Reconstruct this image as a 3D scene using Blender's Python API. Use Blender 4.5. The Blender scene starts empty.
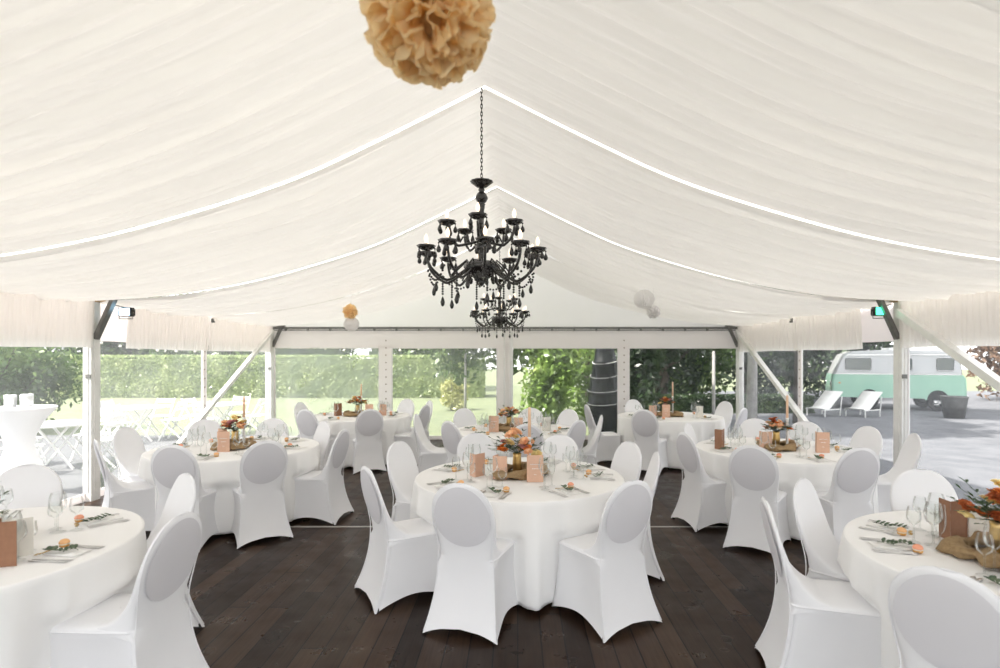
import bpy, math, random
import numpy as np
from mathutils import Vector, Matrix
S = bpy.context.scene
COL = S.collection
random.seed(7); RNG = np.random.default_rng(7)
PI = math.pi
sin, cos = math.sin, math.cos

# ---------------------------------------------------------------- camera
cd = bpy.data.cameras.new('camera'); cam = bpy.data.objects.new('camera', cd); COL.objects.link(cam)
cam.location = (0, 0, 1.75); cam.rotation_euler = (PI/2, 0, 0)
cd.sensor_width = 36; cd.lens = 554/1000*36
cd.shift_x = -0.017; cd.shift_y = 0.0235
cd.clip_end = 300; cd.clip_start = .05
cd.dof.use_dof = True; cd.dof.focus_distance = 4.6; cd.dof.aperture_fstop = 1.6
S.camera = cam
# ---------------------------------------------------------------- light
W = bpy.data.worlds.new('world'); S.world = W; W.use_nodes = True
nt = W.node_tree; bg = nt.nodes['Background']
sky = nt.nodes.new('ShaderNodeTexSky'); sky.sky_type = 'HOSEK_WILKIE'; sky.turbidity = 3.0
SUN_FROM = Vector((-.72, -.42, 1.05)).normalized()
sky.sun_direction = SUN_FROM; sky.ground_albedo = .4
mxs = nt.nodes.new('ShaderNodeMix'); mxs.data_type = 'RGBA'; mxs.inputs[0].default_value = .55; mxs.inputs[7].default_value = (.95, .93, .90, 1)   # warm white mixed in to desaturate the blue skylight
nt.links.new(sky.outputs[0], mxs.inputs[6]); nt.links.new(mxs.outputs[2], bg.inputs[0]); bg.inputs[1].default_value = 1.15
sd = bpy.data.lights.new('sun', 'SUN'); sd.energy = 3.0; sd.angle = math.radians(1.5); sd.color = (1, .95, .87)
so = bpy.data.objects.new('sun', sd); COL.objects.link(so)
so.rotation_euler = SUN_FROM.to_track_quat('Z', 'Y').to_euler(); so.location = (-12, -3, 16)
S.view_settings.view_transform = 'Standard'; S.view_settings.look = 'None'
S.view_settings.gamma = 1; S.view_settings.use_curve_mapping = False
S.view_settings.exposure = 1.93
S.cycles.use_denoising = True
S.cycles.max_bounces = 12; S.cycles.diffuse_bounces = 7; S.cycles.glossy_bounces = 5; S.cycles.transparent_max_bounces = 24
S.cycles.sample_clamp_indirect = 6; S.cycles.caustics_reflective = False; S.cycles.caustics_refractive = False

# ---------------------------------------------------------------- materials
def new_mat(name):
    m = bpy.data.materials.new(name); m.use_nodes = True
    return m, m.node_tree.nodes, m.node_tree.links
def noise_fac(n, l, scale, detail=3, coord='Object', vec_scale=None):
    tc = n.new('ShaderNodeTexCoord'); t = n.new('ShaderNodeTexNoise')
    t.inputs['Scale'].default_value = scale; t.inputs['Detail'].default_value = detail
    if vec_scale:
        mp = n.new('ShaderNodeMapping'); mp.inputs['Scale'].default_value = vec_scale
        l.new(tc.outputs[coord], mp.inputs[0]); l.new(mp.outputs[0], t.inputs[0])
    else: l.new(tc.outputs[coord], t.inputs[0])
    return t.outputs[0]
def ramp(n, l, fac, stops):
    r = n.new('ShaderNodeValToRGB')
    while len(r.color_ramp.elements) < len(stops): r.color_ramp.elements.new(.5)
    for e, (p, c) in zip(r.color_ramp.elements, stops): e.position = p; e.color = (*c, 1)
    l.new(fac, r.inputs[0]); return r.outputs[0]
def bump(n, l, fac, dist, strength=.5):
    b = n.new('ShaderNodeBump'); b.inputs['Distance'].default_value = dist; b.inputs['Strength'].default_value = strength
    l.new(fac, b.inputs['Height']); return b.outputs[0]
def mat(name, c1, c2=None, scale=8, rough=.6, metal=0, spec=.5, bmp=0, detail=3, vec_scale=None, coat=0):
    m, n, l = new_mat(name); p = n['Principled BSDF']
    c2 = c2 or tuple(x*.88 for x in c1)
    f = noise_fac(n, l, scale, detail, 'Object', vec_scale)
    l.new(ramp(n, l, f, [(.3, c1), (.7, c2)]), p.inputs['Base Color'])
    p.inputs['Roughness'].default_value = rough; p.inputs['Metallic'].default_value = metal
    p.inputs['Specular IOR Level'].default_value = spec; p.inputs['Coat Weight'].default_value = coat
    if bmp: l.new(bump(n, l, f, bmp), p.inputs['Normal'])
    return m
def cloth_mat(name, col, trans=.35, tcol=None, weave=900, tint=None):
    """woven fabric: diffuse front, some light through it"""
    m, n, l = new_mat(name); n.remove(n['Principled BSDF']); out = n['Material Output']
    d = n.new('ShaderNodeBsdfDiffuse'); t = n.new('ShaderNodeBsdfTranslucent'); x = n.new('ShaderNodeMixShader')
    f = noise_fac(n, l, 3, 2)
    c = ramp(n, l, f, [(.3, col), (.7, tuple(v*.975 for v in col))])
    l.new(c, d.inputs[0]); t.inputs[0].default_value = (*(tcol or col), 1)
    f2 = noise_fac(n, l, weave, 1)
    b = bump(n, l, f2, .001, .15); l.new(b, d.inputs['Normal'])
    x.inputs[0].default_value = trans
    l.new(d.outputs[0], x.inputs[1]); l.new(t.outputs[0], x.inputs[2]); l.new(x.outputs[0], out.inputs[0])
    return m
def film_mat(name, haze, streak, scale=(1, 1, 1), refl=.045):
    """clear vinyl film, slightly rippled; dust and lens glare painted in as white haze"""
    m, n, l = new_mat(name); n.remove(n['Principled BSDF']); out = n['Material Output']
    tr = n.new('ShaderNodeBsdfTransparent'); du = n.new('ShaderNodeBsdfTranslucent'); di = n.new('ShaderNodeBsdfDiffuse')
    du.inputs[0].default_value = (.93, .96, 1, 1); di.inputs[0].default_value = (.9, .93, .97, 1)
    g = n.new('ShaderNodeBsdfGlossy'); g.inputs['Roughness'].default_value = .04
    f = noise_fac(n, l, 1.6, 5, 'Object', scale)
    mr = n.new('ShaderNodeMapRange'); mr.inputs[1].default_value = .35; mr.inputs[2].default_value = .75
    mr.inputs[3].default_value = haze; mr.inputs[4].default_value = haze+streak  # white veil: film dust plus painted glare
    l.new(f, mr.inputs[0])
    a = n.new('ShaderNodeMixShader'); a.inputs[0].default_value = .25
    l.new(du.outputs[0], a.inputs[1]); l.new(di.outputs[0], a.inputs[2])
    b = n.new('ShaderNodeMixShader'); l.new(mr.outputs[0], b.inputs[0]); l.new(tr.outputs[0], b.inputs[1]); l.new(a.outputs[0], b.inputs[2])
    fr = n.new('ShaderNodeLayerWeight'); fr.inputs[0].default_value = refl
    f3 = noise_fac(n, l, 2.2, 2, 'Object'); l.new(bump(n, l, f3, .02, .4), g.inputs['Normal'])
    c = n.new('ShaderNodeMixShader'); l.new(fr.outputs['Fresnel'], c.inputs[0]); l.new(b.outputs[0], c.inputs[1]); l.new(g.outputs[0], c.inputs[2])
    l.new(c.outputs[0], out.inputs[0]); return m
def leaf_mat(name, a, b, c, scale=1.2):
    m, n, l = new_mat(name); n.remove(n['Principled BSDF']); out = n['Material Output']
    f = noise_fac(n, l, scale, 6)
    col = ramp(n, l, f, [(.32, a), (.5, b), (.68, c)])
    d = n.new('ShaderNodeBsdfDiffuse'); t = n.new('ShaderNodeBsdfTranslucent'); g = n.new('ShaderNodeBsdfGlossy')
    g.inputs['Roughness'].default_value = .35; g.inputs[0].default_value = (.5, .5, .5, 1)
    l.new(col, d.inputs[0]); l.new(col, t.inputs[0])
    x = n.new('ShaderNodeMixShader'); x.inputs[0].default_value = .35
    l.new(d.outputs[0], x.inputs[1]); l.new(t.outputs[0], x.inputs[2])
    y = n.new('ShaderNodeMixShader'); y.inputs[0].default_value = .08
    l.new(x.outputs[0], y.inputs[1]); l.new(g.outputs[0], y.inputs[2]); l.new(y.outputs[0], out.inputs[0]); return m
def glass_mat(name, tint=(.965, .975, .97)):
    m, n, l = new_mat(name); n.remove(n['Principled BSDF']); out = n['Material Output']
    tr = n.new('ShaderNodeBsdfTransparent'); tr.inputs[0].default_value = (*tint, 1)
    g = n.new('ShaderNodeBsdfGlossy'); g.inputs['Roughness'].default_value = .02
    lw = n.new('ShaderNodeLayerWeight'); lw.inputs[0].default_value = .24
    mn = n.new('ShaderNodeMath'); mn.operation = 'MINIMUM'; mn.inputs[1].default_value = .55; l.new(lw.outputs['Fresnel'], mn.inputs[0])
    x = n.new('ShaderNodeMixShader'); l.new(mn.outputs[0], x.inputs[0])
    l.new(tr.outputs[0], x.inputs[1]); l.new(g.outputs[0], x.inputs[2]); l.new(x.outputs[0], out.inputs[0]); return m
def glow_mat(name, col, strength):
    m, n, l = new_mat(name); p = n['Principled BSDF']
    p.inputs['Base Color'].default_value = (*col, 1); p.inputs['Emission Color'].default_value = (*col, 1)
    p.inputs['Emission Strength'].default_value = strength; return m

M = {}
M['lining'] = cloth_mat('lining_voile', (.93, .92, .90), .115, (.95, .925, .88))
M['strap'] = cloth_mat('roof_tarpaulin', (.95, .94, .93), .66, (1, .99, .97))
M['valance'] = cloth_mat('valance_voile', (.92, .90, .87), .35, (.95, .93, .89))
M['pvc'] = cloth_mat('white_pvc_wall', (.90, .88, .87), .45, (.97, .93, .93))
M['table'] = cloth_mat('table_linen', (.955, .95, .94), .08)
M['cover'] = cloth_mat('stretch_chair_cover', (.90, .90, .915), .12)
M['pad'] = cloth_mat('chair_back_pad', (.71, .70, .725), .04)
M['napkin'] = cloth_mat('paper_napkin', (.95, .94, .92), .15)
M['rubber'] = mat('black_rubber', (.02, .02, .02), rough=.7)
M['alu'] = mat('pale_aluminium', (.84, .84, .82), (.74, .74, .72), 5, .45, .1)
M['darkalu'] = mat('grey_steel', (.22, .22, .21), (.15, .15, .145), 6, .5, .6)
M['eyelet'] = mat('brass_eyelet', (.22, .15, .09), rough=.4, metal=.6)
M['wood_beam'] = mat('pine_beam', (.72, .50, .28), (.6, .4, .2), 6, .6, vec_scale=(1, 8, 1))
M['black'] = mat('black_acrylic', (.012, .011, .011), (.02, .018, .017), 8, .12, coat=.4)
M['chain'] = mat('dark_chain', (.05, .045, .04), rough=.4, metal=.8)
M['candle_sleeve'] = mat('ivory_sleeve', (.80, .76, .66), rough=.5)
M['bulb'] = glow_mat('lit_bulb', (1, .78, .55), .55)
M['steel'] = mat('cutlery_steel', (.78, .76, .74), (.66, .65, .64), 30, .34, 1)
M['gold'] = mat('gilt_brass', (.62, .42, .16), (.5, .33, .12), 12, .3, .9)
M['glass'] = glass_mat('clear_glass')
M['card'] = mat('blush_card', (.66, .42, .30), (.62, .39, .28), 40, .8)
M['kraft'] = mat('brown_card', (.30, .15, .085), (.26, .13, .075), 40, .8)
M['cream_card'] = mat('cream_card', (.80, .77, .70), rough=.8)
M['ink'] = mat('white_ink', (.92, .90, .88), rough=.6)
M['burlap'] = mat('brown_burlap', (.36, .25, .13), (.26, .17, .085), 60, .95, bmp=.004)
M['candle'] = mat('peach_wax', (.80, .56, .38), (.76, .5, .34), 5, .45)
M['porcelain'] = mat('white_porcelain', (.85, .84, .82), rough=.25)
M['macaron_pink'] = mat('salmon_macaron', (.85, .38, .24), (.80, .33, .2), 40, .7, bmp=.002)
M['macaron_orange'] = mat('apricot_macaron', (.85, .50, .24), (.8, .44, .19), 40, .7, bmp=.002)
M['biscuit'] = mat('golden_biscuit', (.70, .38, .10), (.6, .3, .08), 50, .7, bmp=.002)
M['cream'] = mat('white_filling', (.85, .78, .66), rough=.6)
M['sage'] = leaf_mat('eucalyptus_leaf', (.05, .09, .05), (.09, .14, .08), (.16, .20, .12), 30)
M['fl_orange'] = mat('orange_petal', (.85, .30, .05), (.75, .2, .03), 60, .7)
M['fl_peach'] = mat('peach_petal', (.88, .56, .34), (.85, .45, .22), 60, .7)
M['fl_yellow'] = mat('butter_petal', (.88, .74, .36), (.85, .64, .24), 60, .7)
M['fl_rust'] = mat('rust_petal', (.36, .07, .02), (.5, .14, .03), 60, .7)
M['fl_pink'] = mat('dusty_pink_petal', (.62, .30, .28), (.5, .2, .2), 60, .7)
M['fl_cream'] = mat('cream_petal', (.88, .82, .66), rough=.7)
M['pom_orange'] = cloth_mat('apricot_tissue', (.99, .80, .50), .6, (1, .82, .50))
M['pom_white'] = cloth_mat('white_tissue', (.96, .95, .95), .5)
M['thread'] = mat('white_thread', (.8, .8, .78), rough=.6)

# floor: dark stained boards running the length of the tent
def floor_mat():
    m, n, l = new_mat('dark_deck_boards'); p = n['Principled BSDF']
    tc = n.new('ShaderNodeTexCoord'); sx = n.new('ShaderNodeSeparateXYZ'); l.new(tc.outputs['Object'], sx.inputs[0])
    def mth(op, a, b=None):
        q = n.new('ShaderNodeMath'); q.operation = op
        for i, v in enumerate((a, b)):
            if v is None: continue
            if isinstance(v, (int, float)): q.inputs[i].default_value = v
            else: l.new(v, q.inputs[i])
        return q.outputs[0]
    u = mth('DIVIDE', sx.outputs[0], .145)
    fl = mth('FLOOR', u); fr = mth('FRACT', u)
    wn = n.new('ShaderNodeTexWhiteNoise'); wn.noise_dimensions = '1D'; l.new(fl, wn.inputs['W'])
    ya = mth('ADD', mth('MULTIPLY', sx.outputs[1], 1/2.6), mth('MULTIPLY', wn.outputs[0], 3.7))
    yf = mth('FLOOR', ya); yr = mth('FRACT', ya)
    wn2 = n.new('ShaderNodeTexWhiteNoise'); wn2.noise_dimensions = '2D'
    cb = n.new('ShaderNodeCombineXYZ'); l.new(fl, cb.inputs[0]); l.new(yf, cb.inputs[1]); l.new(cb.outputs[0], wn2.inputs[0])
    gr = noise_fac(n, l, 3, 6, 'Object', (22, 1.1, 1))
    mix = mth('ADD', mth('MULTIPLY', wn2.outputs[0], .55), mth('MULTIPLY', gr, .5))
    col = ramp(n, l, mix, [(.15, (.010, .0055, .0035)), (.5, (.026, .014, .0085)), (.9, (.062, .036, .022))])
    gap = mth('MAXIMUM', mth('LESS_THAN', fr, .06), mth('LESS_THAN', yr, .004))
    mx = n.new('ShaderNodeMix'); mx.data_type = 'RGBA'; l.new(gap, mx.inputs[0]); l.new(col, mx.inputs[6]); mx.inputs[7].default_value = (.0015, .001, .0008, 1)
    l.new(mx.outputs[2], p.inputs['Base Color'])
    sc = noise_fac(n, l, 5, 6)
    l.new(ramp(n, l, sc, [(.3, (.24,)*3), (.7, (.42,)*3)]), p.inputs['Roughness'])
    h = mth('SUBTRACT', mth('MULTIPLY', gr, .3), gap)
    l.new(bump(n, l, h, .004, .6), p.inputs['Normal'])
    p.inputs['Specular IOR Level'].default_value = .13
    return m
M['floor'] = floor_mat()
M['strip'] = mat('floor_joint_strip', (.55, .53, .50), rough=.4, metal=.3)
M['lawn'] = mat('lawn_grass', (.13, .16, .085), (.19, .215, .12), 3, .9, bmp=.03, detail=8)
M['patio'] = mat('pale_patio', (.13, .135, .14), (.085, .09, .095), 1.5, .85, detail=6)
M['patio_pale'] = mat('forecourt_gravel', (.20, .19, .17), (.15, .145, .13), 1.5, .85, detail=6)
M['gravel'] = mat('pale_gravel', (.15, .155, .168), (.095, .10, .112), 2.2, .95, bmp=.01, detail=9)
M['leaf_hedge'] = leaf_mat('hedge_leaf', (.22, .30, .12), (.34, .42, .18), (.48, .54, .28))
M['leaf_dark'] = leaf_mat('dark_leaf', (.012, .028, .010), (.03, .06, .02), (.075, .12, .04))
M['leaf_mid'] = leaf_mat('mid_leaf', (.04, .085, .02), (.09, .16, .04), (.18, .27, .07))
M['leaf_bright'] = leaf_mat('bright_leaf', (.12, .2, .04), (.22, .34, .08), (.38, .48, .14))
M['leaf_copper'] = leaf_mat('copper_leaf', (.09, .055, .035), (.22, .13, .08), (.38, .26, .17))
M['leaf_yellow'] = leaf_mat('yellow_leaf', (.35, .38, .12), (.5, .5, .2), (.6, .6, .3))
M['bark'] = mat('bark', (.10, .08, .06), (.05, .04, .03), 9, .9, bmp=.02, vec_scale=(1, 1, .3))
M['palebark'] = mat('pale_bark', (.45, .44, .42), (.3, .29, .28), 6, .9)
M['van_mint'] = mat('mint_paint', (.36, .60, .47), (.32, .56, .44), 2, .25, coat=.5)
M['van_white'] = mat('white_paint', (.60, .61, .62), (.54, .56, .57), 2, .25, coat=.5)
M['van_window'] = mat('dark_window_glass', (.05, .07, .07), (.09, .11, .10), 4, .06, coat=.8)
M['tyre'] = mat('tyre_rubber', (.02, .02, .022), rough=.85)
M['chrome'] = mat('chrome', (.7, .7, .7), rough=.2, metal=1)
M['amber'] = mat('amber_lens', (.8, .25, .02), rough=.3)
M['white_paint'] = mat('garden_white', (.82, .82, .80), rough=.5)
M['black_gloss'] = mat('black_vinyl_cover', (.006, .007, .008), (.010, .012, .013), 5, .26, spec=.2)
M['parasol_red'] = mat('dusky_canvas', (.20, .13, .17), rough=.9)
M['tin'] = mat('galvanised_tin', (.6, .61, .6), (.45, .46, .46), 9, .4, .6)

# ---------------------------------------------------------------- mesh helpers
class MB:
    def __init__(s): s.v = []; s.f = []; s.mi = []; s.m = 0
    def quad_grid(s, P, closed_u=False, closed_v=False):
        nu, nv = len(P), len(P[0]); b = len(s.v)
        for r in P: s.v.extend(tuple(p) for p in r)
        for i in range(nu if closed_u else nu-1):
            for j in range(nv if closed_v else nv-1):
                s.f.append((b+i*nv+j, b+((i+1) % nu)*nv+j, b+((i+1) % nu)*nv+(j+1) % nv, b+i*nv+(j+1) % nv)); s.mi.append(s.m)
        return b
    def face(s, pts):
        b = len(s.v); s.v.extend(tuple(p) for p in pts); s.f.append(tuple(range(b, b+len(pts)))); s.mi.append(s.m)
    def box(s, c, d, rz=0, R=None):
        x, y, z = (k/2 for k in d); b = len(s.v)
        Rm = R or Matrix.Rotation(rz, 3, 'Z')
        for q in ((-x,-y,-z),(x,-y,-z),(x,y,-z),(-x,y,-z),(-x,-y,z),(x,-y,z),(x,y,z),(-x,y,z)):
            s.v.append(tuple(Rm @ Vector(q)+Vector(c)))
        for f in ((0,3,2,1),(4,5,6,7),(0,1,5,4),(1,2,6,5),(2,3,7,6),(3,0,4,7)):
            s.f.append(tuple(b+i for i in f)); s.mi.append(s.m)
    def bar(s, a, b, w, h=None):
        a, b = Vector(a), Vector(b); d = b-a; q = d.to_track_quat('Z', 'Y').to_matrix()
        s.box((a+b)/2, (w, h or w, d.length), R=q)
    def lathe(s, prof, n=20, c=(0, 0, 0), cap=True, fn=None):
        P = []
        for r, z in prof:
            P.append([(c[0]+r*(fn(2*PI*k/n, z) if fn else 1)*cos(2*PI*k/n), c[1]+r*(fn(2*PI*k/n, z) if fn else 1)*sin(2*PI*k/n), c[2]+z) for k in range(n)])
        b = len(s.v)
        for r in P: s.v.extend(r)
        m = len(P)
        for i in range(m-1):
            for j in range(n):
                s.f.append((b+i*n+j, b+i*n+(j+1) % n, b+(i+1)*n+(j+1) % n, b+(i+1)*n+j)); s.mi.append(s.m)
        if cap:
            if prof[0][0] > 1e-4: s.f.append(tuple(b+j for j in reversed(range(n)))); s.mi.append(s.m)
            if prof[-1][0] > 1e-4: s.f.append(tuple(b+(m-1)*n+j for j in range(n))); s.mi.append(s.m)
    def tube(s, pts, r, n=8, closed=False):
        pts = [Vector(p) for p in pts]; m = len(pts); P = []
        up = Vector((0, 0, 1))
        for i, p in enumerate(pts):
            t = (pts[(i+1) % m if closed else min(i+1, m-1)]-pts[i-1 if (closed or i) else 0]).normalized()
            a = t.cross(up)
            if a.length < 1e-3: a = t.cross(Vector((0, 1, 0)))
            a.normalize(); c = t.cross(a)
            ri = r[i] if isinstance(r, (list, tuple)) else r
            P.append([p+ri*(cos(2*PI*k/n)*a+sin(2*PI*k/n)*c) for k in range(n)])
        b = s.quad_grid(P, closed, True)
        if not closed:
            s.f.append(tuple(b+k for k in range(n))); s.mi.append(s.m)
            s.f.append(tuple(b+(m-1)*n+k for k in reversed(range(n)))); s.mi.append(s.m)
    def ball(s, c, r, n=10, m=7, sc=(1, 1, 1)):
        s.lathe([(max(1e-5, r*sin(PI*i/m))*1.0, -r*sc[2]*cos(PI*i/m)) for i in range(m+1)], n, c, False)
    def disc_leaf(s, c, d, up, L, w):
        """a slightly folded leaf blade from c along d"""
        d = Vector(d).normalized(); up = Vector(up); sd_ = d.cross(up)
        if sd_.length < 1e-3: sd_ = d.cross(Vector((1, .3, 0)))
        sd_.normalize(); nn = sd_.cross(d); c = Vector(c); b = len(s.v)
        s.v.extend(tuple(q) for q in (c, c+d*L*.35+sd_*w*.5+nn*w*.15, c+d*L*.75+sd_*w*.38+nn*w*.12, c+d*L, c+d*L*.75-sd_*w*.38+nn*w*.12, c+d*L*.35-sd_*w*.5+nn*w*.15, c+d*L*.5))
        for f in ((0, 1, 6), (1, 2, 6), (2, 3, 6), (3, 4, 6), (4, 5, 6), (5, 0, 6)): s.f.append(tuple(b+i for i in f)); s.mi.append(s.m)
    def build(s, name, mats, parent=None, smooth=True, loc=None, auto=None):
        me = bpy.data.meshes.new(name); me.from_pydata(s.v, [], s.f)
        mats = mats if isinstance(mats, (list, tuple)) else [mats]
        for m_ in mats: me.materials.append(M[m_] if isinstance(m_, str) else m_)
        me.polygons.foreach_set('material_index', s.mi)
        me.polygons.foreach_set('use_smooth', [smooth]*len(s.f)); me.update()
        if auto and smooth: me.set_sharp_from_angle(angle=math.radians(auto))
        o = bpy.data.objects.new(name, me); COL.objects.link(o)
        if parent: o.parent = parent
        if loc: o.location = loc
        return o
def tag(o, label, cat, group=None, kind=None):
    o['label'] = label; o['category'] = cat
    if group: o['group'] = group
    if kind: o['kind'] = kind
    return o
def struct(o, label=None):
    o['kind'] = 'structure'
    if label: o['label'] = label
    return o
def thing(name, loc, rz=0, label=None, cat=None, group=None):
    o = bpy.data.objects.new(name, None); COL.objects.link(o); o.location = loc; o.rotation_euler = (0, 0, rz)
    o.empty_display_size = .1
    if label: tag(o, label, cat, group)
    return o
def copy_tree(o, parent=None):
    c = o.copy(); COL.objects.link(c)
    if parent: c.parent = parent
    for ch in list(o.children): copy_tree(ch, c)
    return c
class Proto:
    """hands out the built thing the first time and a copy afterwards"""
    def __init__(s, o): s.o = o; s.used = False
    def get(s, loc, rz, label, cat, group=None):
        o = s.o if not s.used else copy_tree(s.o); s.used = True
        o.location = loc; o.rotation_euler = (o.rotation_euler[0], o.rotation_euler[1], rz)
        return tag(o, label, cat, group)
def lerp(a, b, t): return a+(b-a)*t
def interp(x, xs, ys): return float(np.interp(x, xs, ys))
def smooth_curve(xs, ys, x):
    x = min(max(x, xs[0]), xs[-1])
    # Catmull-Rom through the points
    i = max(0, min(len(xs)-2, int(np.searchsorted(xs, x))-1)); t = (x-xs[i])/(xs[i+1]-xs[i])
    def m(k):
        if k == 0: return (ys[1]-ys[0])/(xs[1]-xs[0])
        if k == len(xs)-1: return (ys[-1]-ys[-2])/(xs[-1]-xs[-2])
        return (ys[k+1]-ys[k-1])/(xs[k+1]-xs[k-1])
    h = xs[i+1]-xs[i]; t2, t3 = t*t, t*t*t
    return (2*t3-3*t2+1)*ys[i]+(t3-2*t2+t)*h*m(i)+(-2*t3+3*t2)*ys[i+1]+(t3-t2)*h*m(i+1)

# ================================================================ TENT SHELL
XL, XR, XC = -5.25, 4.75, -.25
Y0, Y1 = -.7, 11.8
def hlin(u):  # lining height by distance from the ridge
    return smooth_curve([0, .8, 1.5, 2.36, 3.1, 4.0, 5.0], [3.85, 3.45, 3.13, 2.85, 2.66, 2.51, 2.44], u)
f = MB(); f.box((XC, (Y0+Y1)/2, -.04), (10.3, Y1-Y0+.2, .08)); struct(f.build('floor', 'floor', smooth=False))
f = MB(); f.box((XC, 5.72, .003), (10.0, .022, .006)); struct(f.build('trim_1', 'strip', smooth=False))

def pleat(y, u, ph):
    wob = .10*sin(u*1.3+ph)+.05*sin(u*2.9+ph*2)
    yy = y+wob*.35
    sh = lambda q: sin(q+.65*sin(q))
    a = .012*sh(2*PI*yy/.37+ph)+.0085*sh(2*PI*yy/.21+2*ph+u*.4)+.0065*sh(2*PI*yy/.118+ph*3-u*.7)+.0045*sh(2*PI*yy/.071+ph*5+u*1.1)
    return 2.1*a*(.6+.4*min(1, u/2.0))
seams = [Y0, 1.8, 4.3, 6.8, 9.3, 11.8]
for k in range(5):
    ya, yb = seams[k]+.024, seams[k+1]-(.024 if k < 4 else -.01)
    P = []
    nu = 72; nv = 170
    for i in range(nu+1):
        x = lerp(XL+.03, XR-.03, i/nu); u = abs(x-XC); row = []
        for j in range(nv+1):
            y = lerp(ya, yb, j/nv); e = min(j, nv-j)/nv
            z = hlin(min(u, 5))+pleat(y, u, k*1.7+(.6 if x > XC else 0))*min(1, e*14)-.03*sin(PI*j/nv)*(.3+.7*min(1, u/2))
            row.append((x, y, z))
        P.append(row)
    g = MB(); g.quad_grid(P); struct(g.build('ceiling', 'lining'))
for k in range(1, 5):   # outer tarpaulin seen in the gap between two linings
    P = []
    for i in range(61):
        x = lerp(XL+.1, XR-.1, i/60); u = abs(x-XC); z = hlin(min(u, 5))+.012
        P.append([(x, seams[k]-.06, z+.004), (x, seams[k]+.0, z-.008), (x, seams[k]+.11, z+.012)])
    g = MB(); g.quad_grid(P); struct(g.build('trim_%d' % (k+1), 'strap'))

# frame: posts, knee braces, tension tubes
def post(x, y, w=.11, d=.13, h=2.5):
    g = MB(); g.box((0, 0, h/2), (w, d, h)); g.box((0, -d/2-.004, h/2), (w*.45, .01, h-.1))
    return g
n_tr = 10
for y in (1.8, 6.8, 11.72):
    for x, s in ((XL+.03, 1), (XR-.03, -1)):
        g = MB(); h = 2.46
        g.box((x+s*.0, y, h/2), (.10, .15, h))
        g.m = 1; g.box((x+s*.052, y, h/2), (.006, .05, h-.2)); g.box((x, y-.078, h/2), (.03, .008, h-.2))
        g.m = 2; g.box((x+s*.02, y-.082, 1.52), (.06, .012, .05))
        t = thing('tent_post', (0, 0, 0)); 
        t['kind'] = 'structure'
        o = g.build('post', ['alu', 'alu', 'darkalu'], t, smooth=False)
        g = MB(); g.bar((x+s*.05, y, 1.98), (x+s*.30, y, 2.53), .07, .05); g.build('knee_brace', 'darkalu', t, smooth=False)
        if y < 11:
            g = MB(); g.bar((x+s*.02, y+.02, 2.47), (x+s*1.05, y+.02, 2.74), .11, .09); g.build('rafter_stub', 'wood_beam', t, smooth=False)
        else:
            g = MB(); g.bar((x+s*.02, y-.02, 2.36), (x+s*.32, y-.02, 2.42), .05, .05); g.build('rafter_stub', 'darkalu', t, smooth=False)
def diag(name, a, b, w=.07):
    g = MB(); g.bar(a, b, w, w*.9); g.bar(Vector(b)-Vector((0, 0, .04)), Vector(b)+Vector((0, 0, .04)), w*1.2); 
    return struct(g.build(name, 'alu', smooth=False))
diag('trim_7', (XL+.12, 11.65, 2.30), (XL+.12, 7.75, .05))
diag('trim_8', (XR-.12, 11.65, 2.30), (XR-.12, 7.75, .05), .08)
diag('trim_9', (XR-.12, 6.72, 2.30), (XR-.12, 2.8, .05), .09)

# side walls: white PVC borders round clear film panels
films = {'left': film_mat('hazy_film_left', .03, .09, (1, .6, .5)), 'leftback': film_mat('hazy_film_left_back', .05, .12, (1, .6, .6)),  # left and rear-left panels carry extra haze painted for glare
         'right': film_mat('clear_film_right', .03, .13, (1, .35, 1.6)), 'b1': film_mat('clear_film_one', .24, .14),
         'b2': film_mat('clear_film_two', .15, .12), 'b3': film_mat('clear_film_three', .04, .08), 'b4': film_mat('clear_film_four', .015, .06), 'fr': film_mat('clear_film_front', .1, .1)}
wn_ = [1]
def wave_film(name_mat, a, b, z0, z1, normal_x):
    P = []; n = 40; ph = random.random()*6
    for i in range(n+1):
        t = i/n; row = []
        for j in range(13):
            z = lerp(z0, z1, j/12); w = .010*sin(t*9+ph+z)*sin(PI*t)+.005*sin(t*23+ph*2-z*2)*sin(PI*t)
            p = Vector(a).lerp(Vector(b), t); p.z = z
            if normal_x: p.x += w
            else: p.y += w
            row.append(p)
        P.append(row)
    g = MB(); g.quad_grid(P)
    o = struct(g.build('window_%d' % wn_[0], films[name_mat])); wn_[0] += 1
    return o
ZT = 1.955
for side, x in (('left', XL), ('right', XR)):
    g = MB()
    g.box((x, (Y0+Y1)/2, (ZT+2.5)/2), (.012, Y1-Y0, 2.5-ZT))
    g.box((x, (Y0+Y1)/2, .05), (.012, Y1-Y0, .1))
    for yy in seams: g.box((x, yy, 1.0), (.014, .16 if yy in (6.8, 1.8) else .12, 2.0))
    w = struct(g.build('wall_'+side, 'pvc', smooth=False))
    g = MB()
    sx = 1 if side == 'left' else -1
    for yy in seams[1:-1]:
        for q in range(12): g.box((x+sx*.010, yy, .2+q*.15), (.006, .018, .018))
    e = g.build('eyelet_row', 'eyelet', w, smooth=False)
    for yy in (9.3, 4.3):
        g = MB(); g.box((x-sx*.02, yy, 1.2), (.035, .05, 2.4)); g.build('lacing_pole', 'alu', w, smooth=False)
    for k in range(5):
        wave_film('left' if side == 'left' and k < 3 else 'leftback' if side == 'left' else 'right', (x, seams[k]+.07, 0), (x, seams[k+1]-.07, 0), .09, ZT+.01, True)
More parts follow.
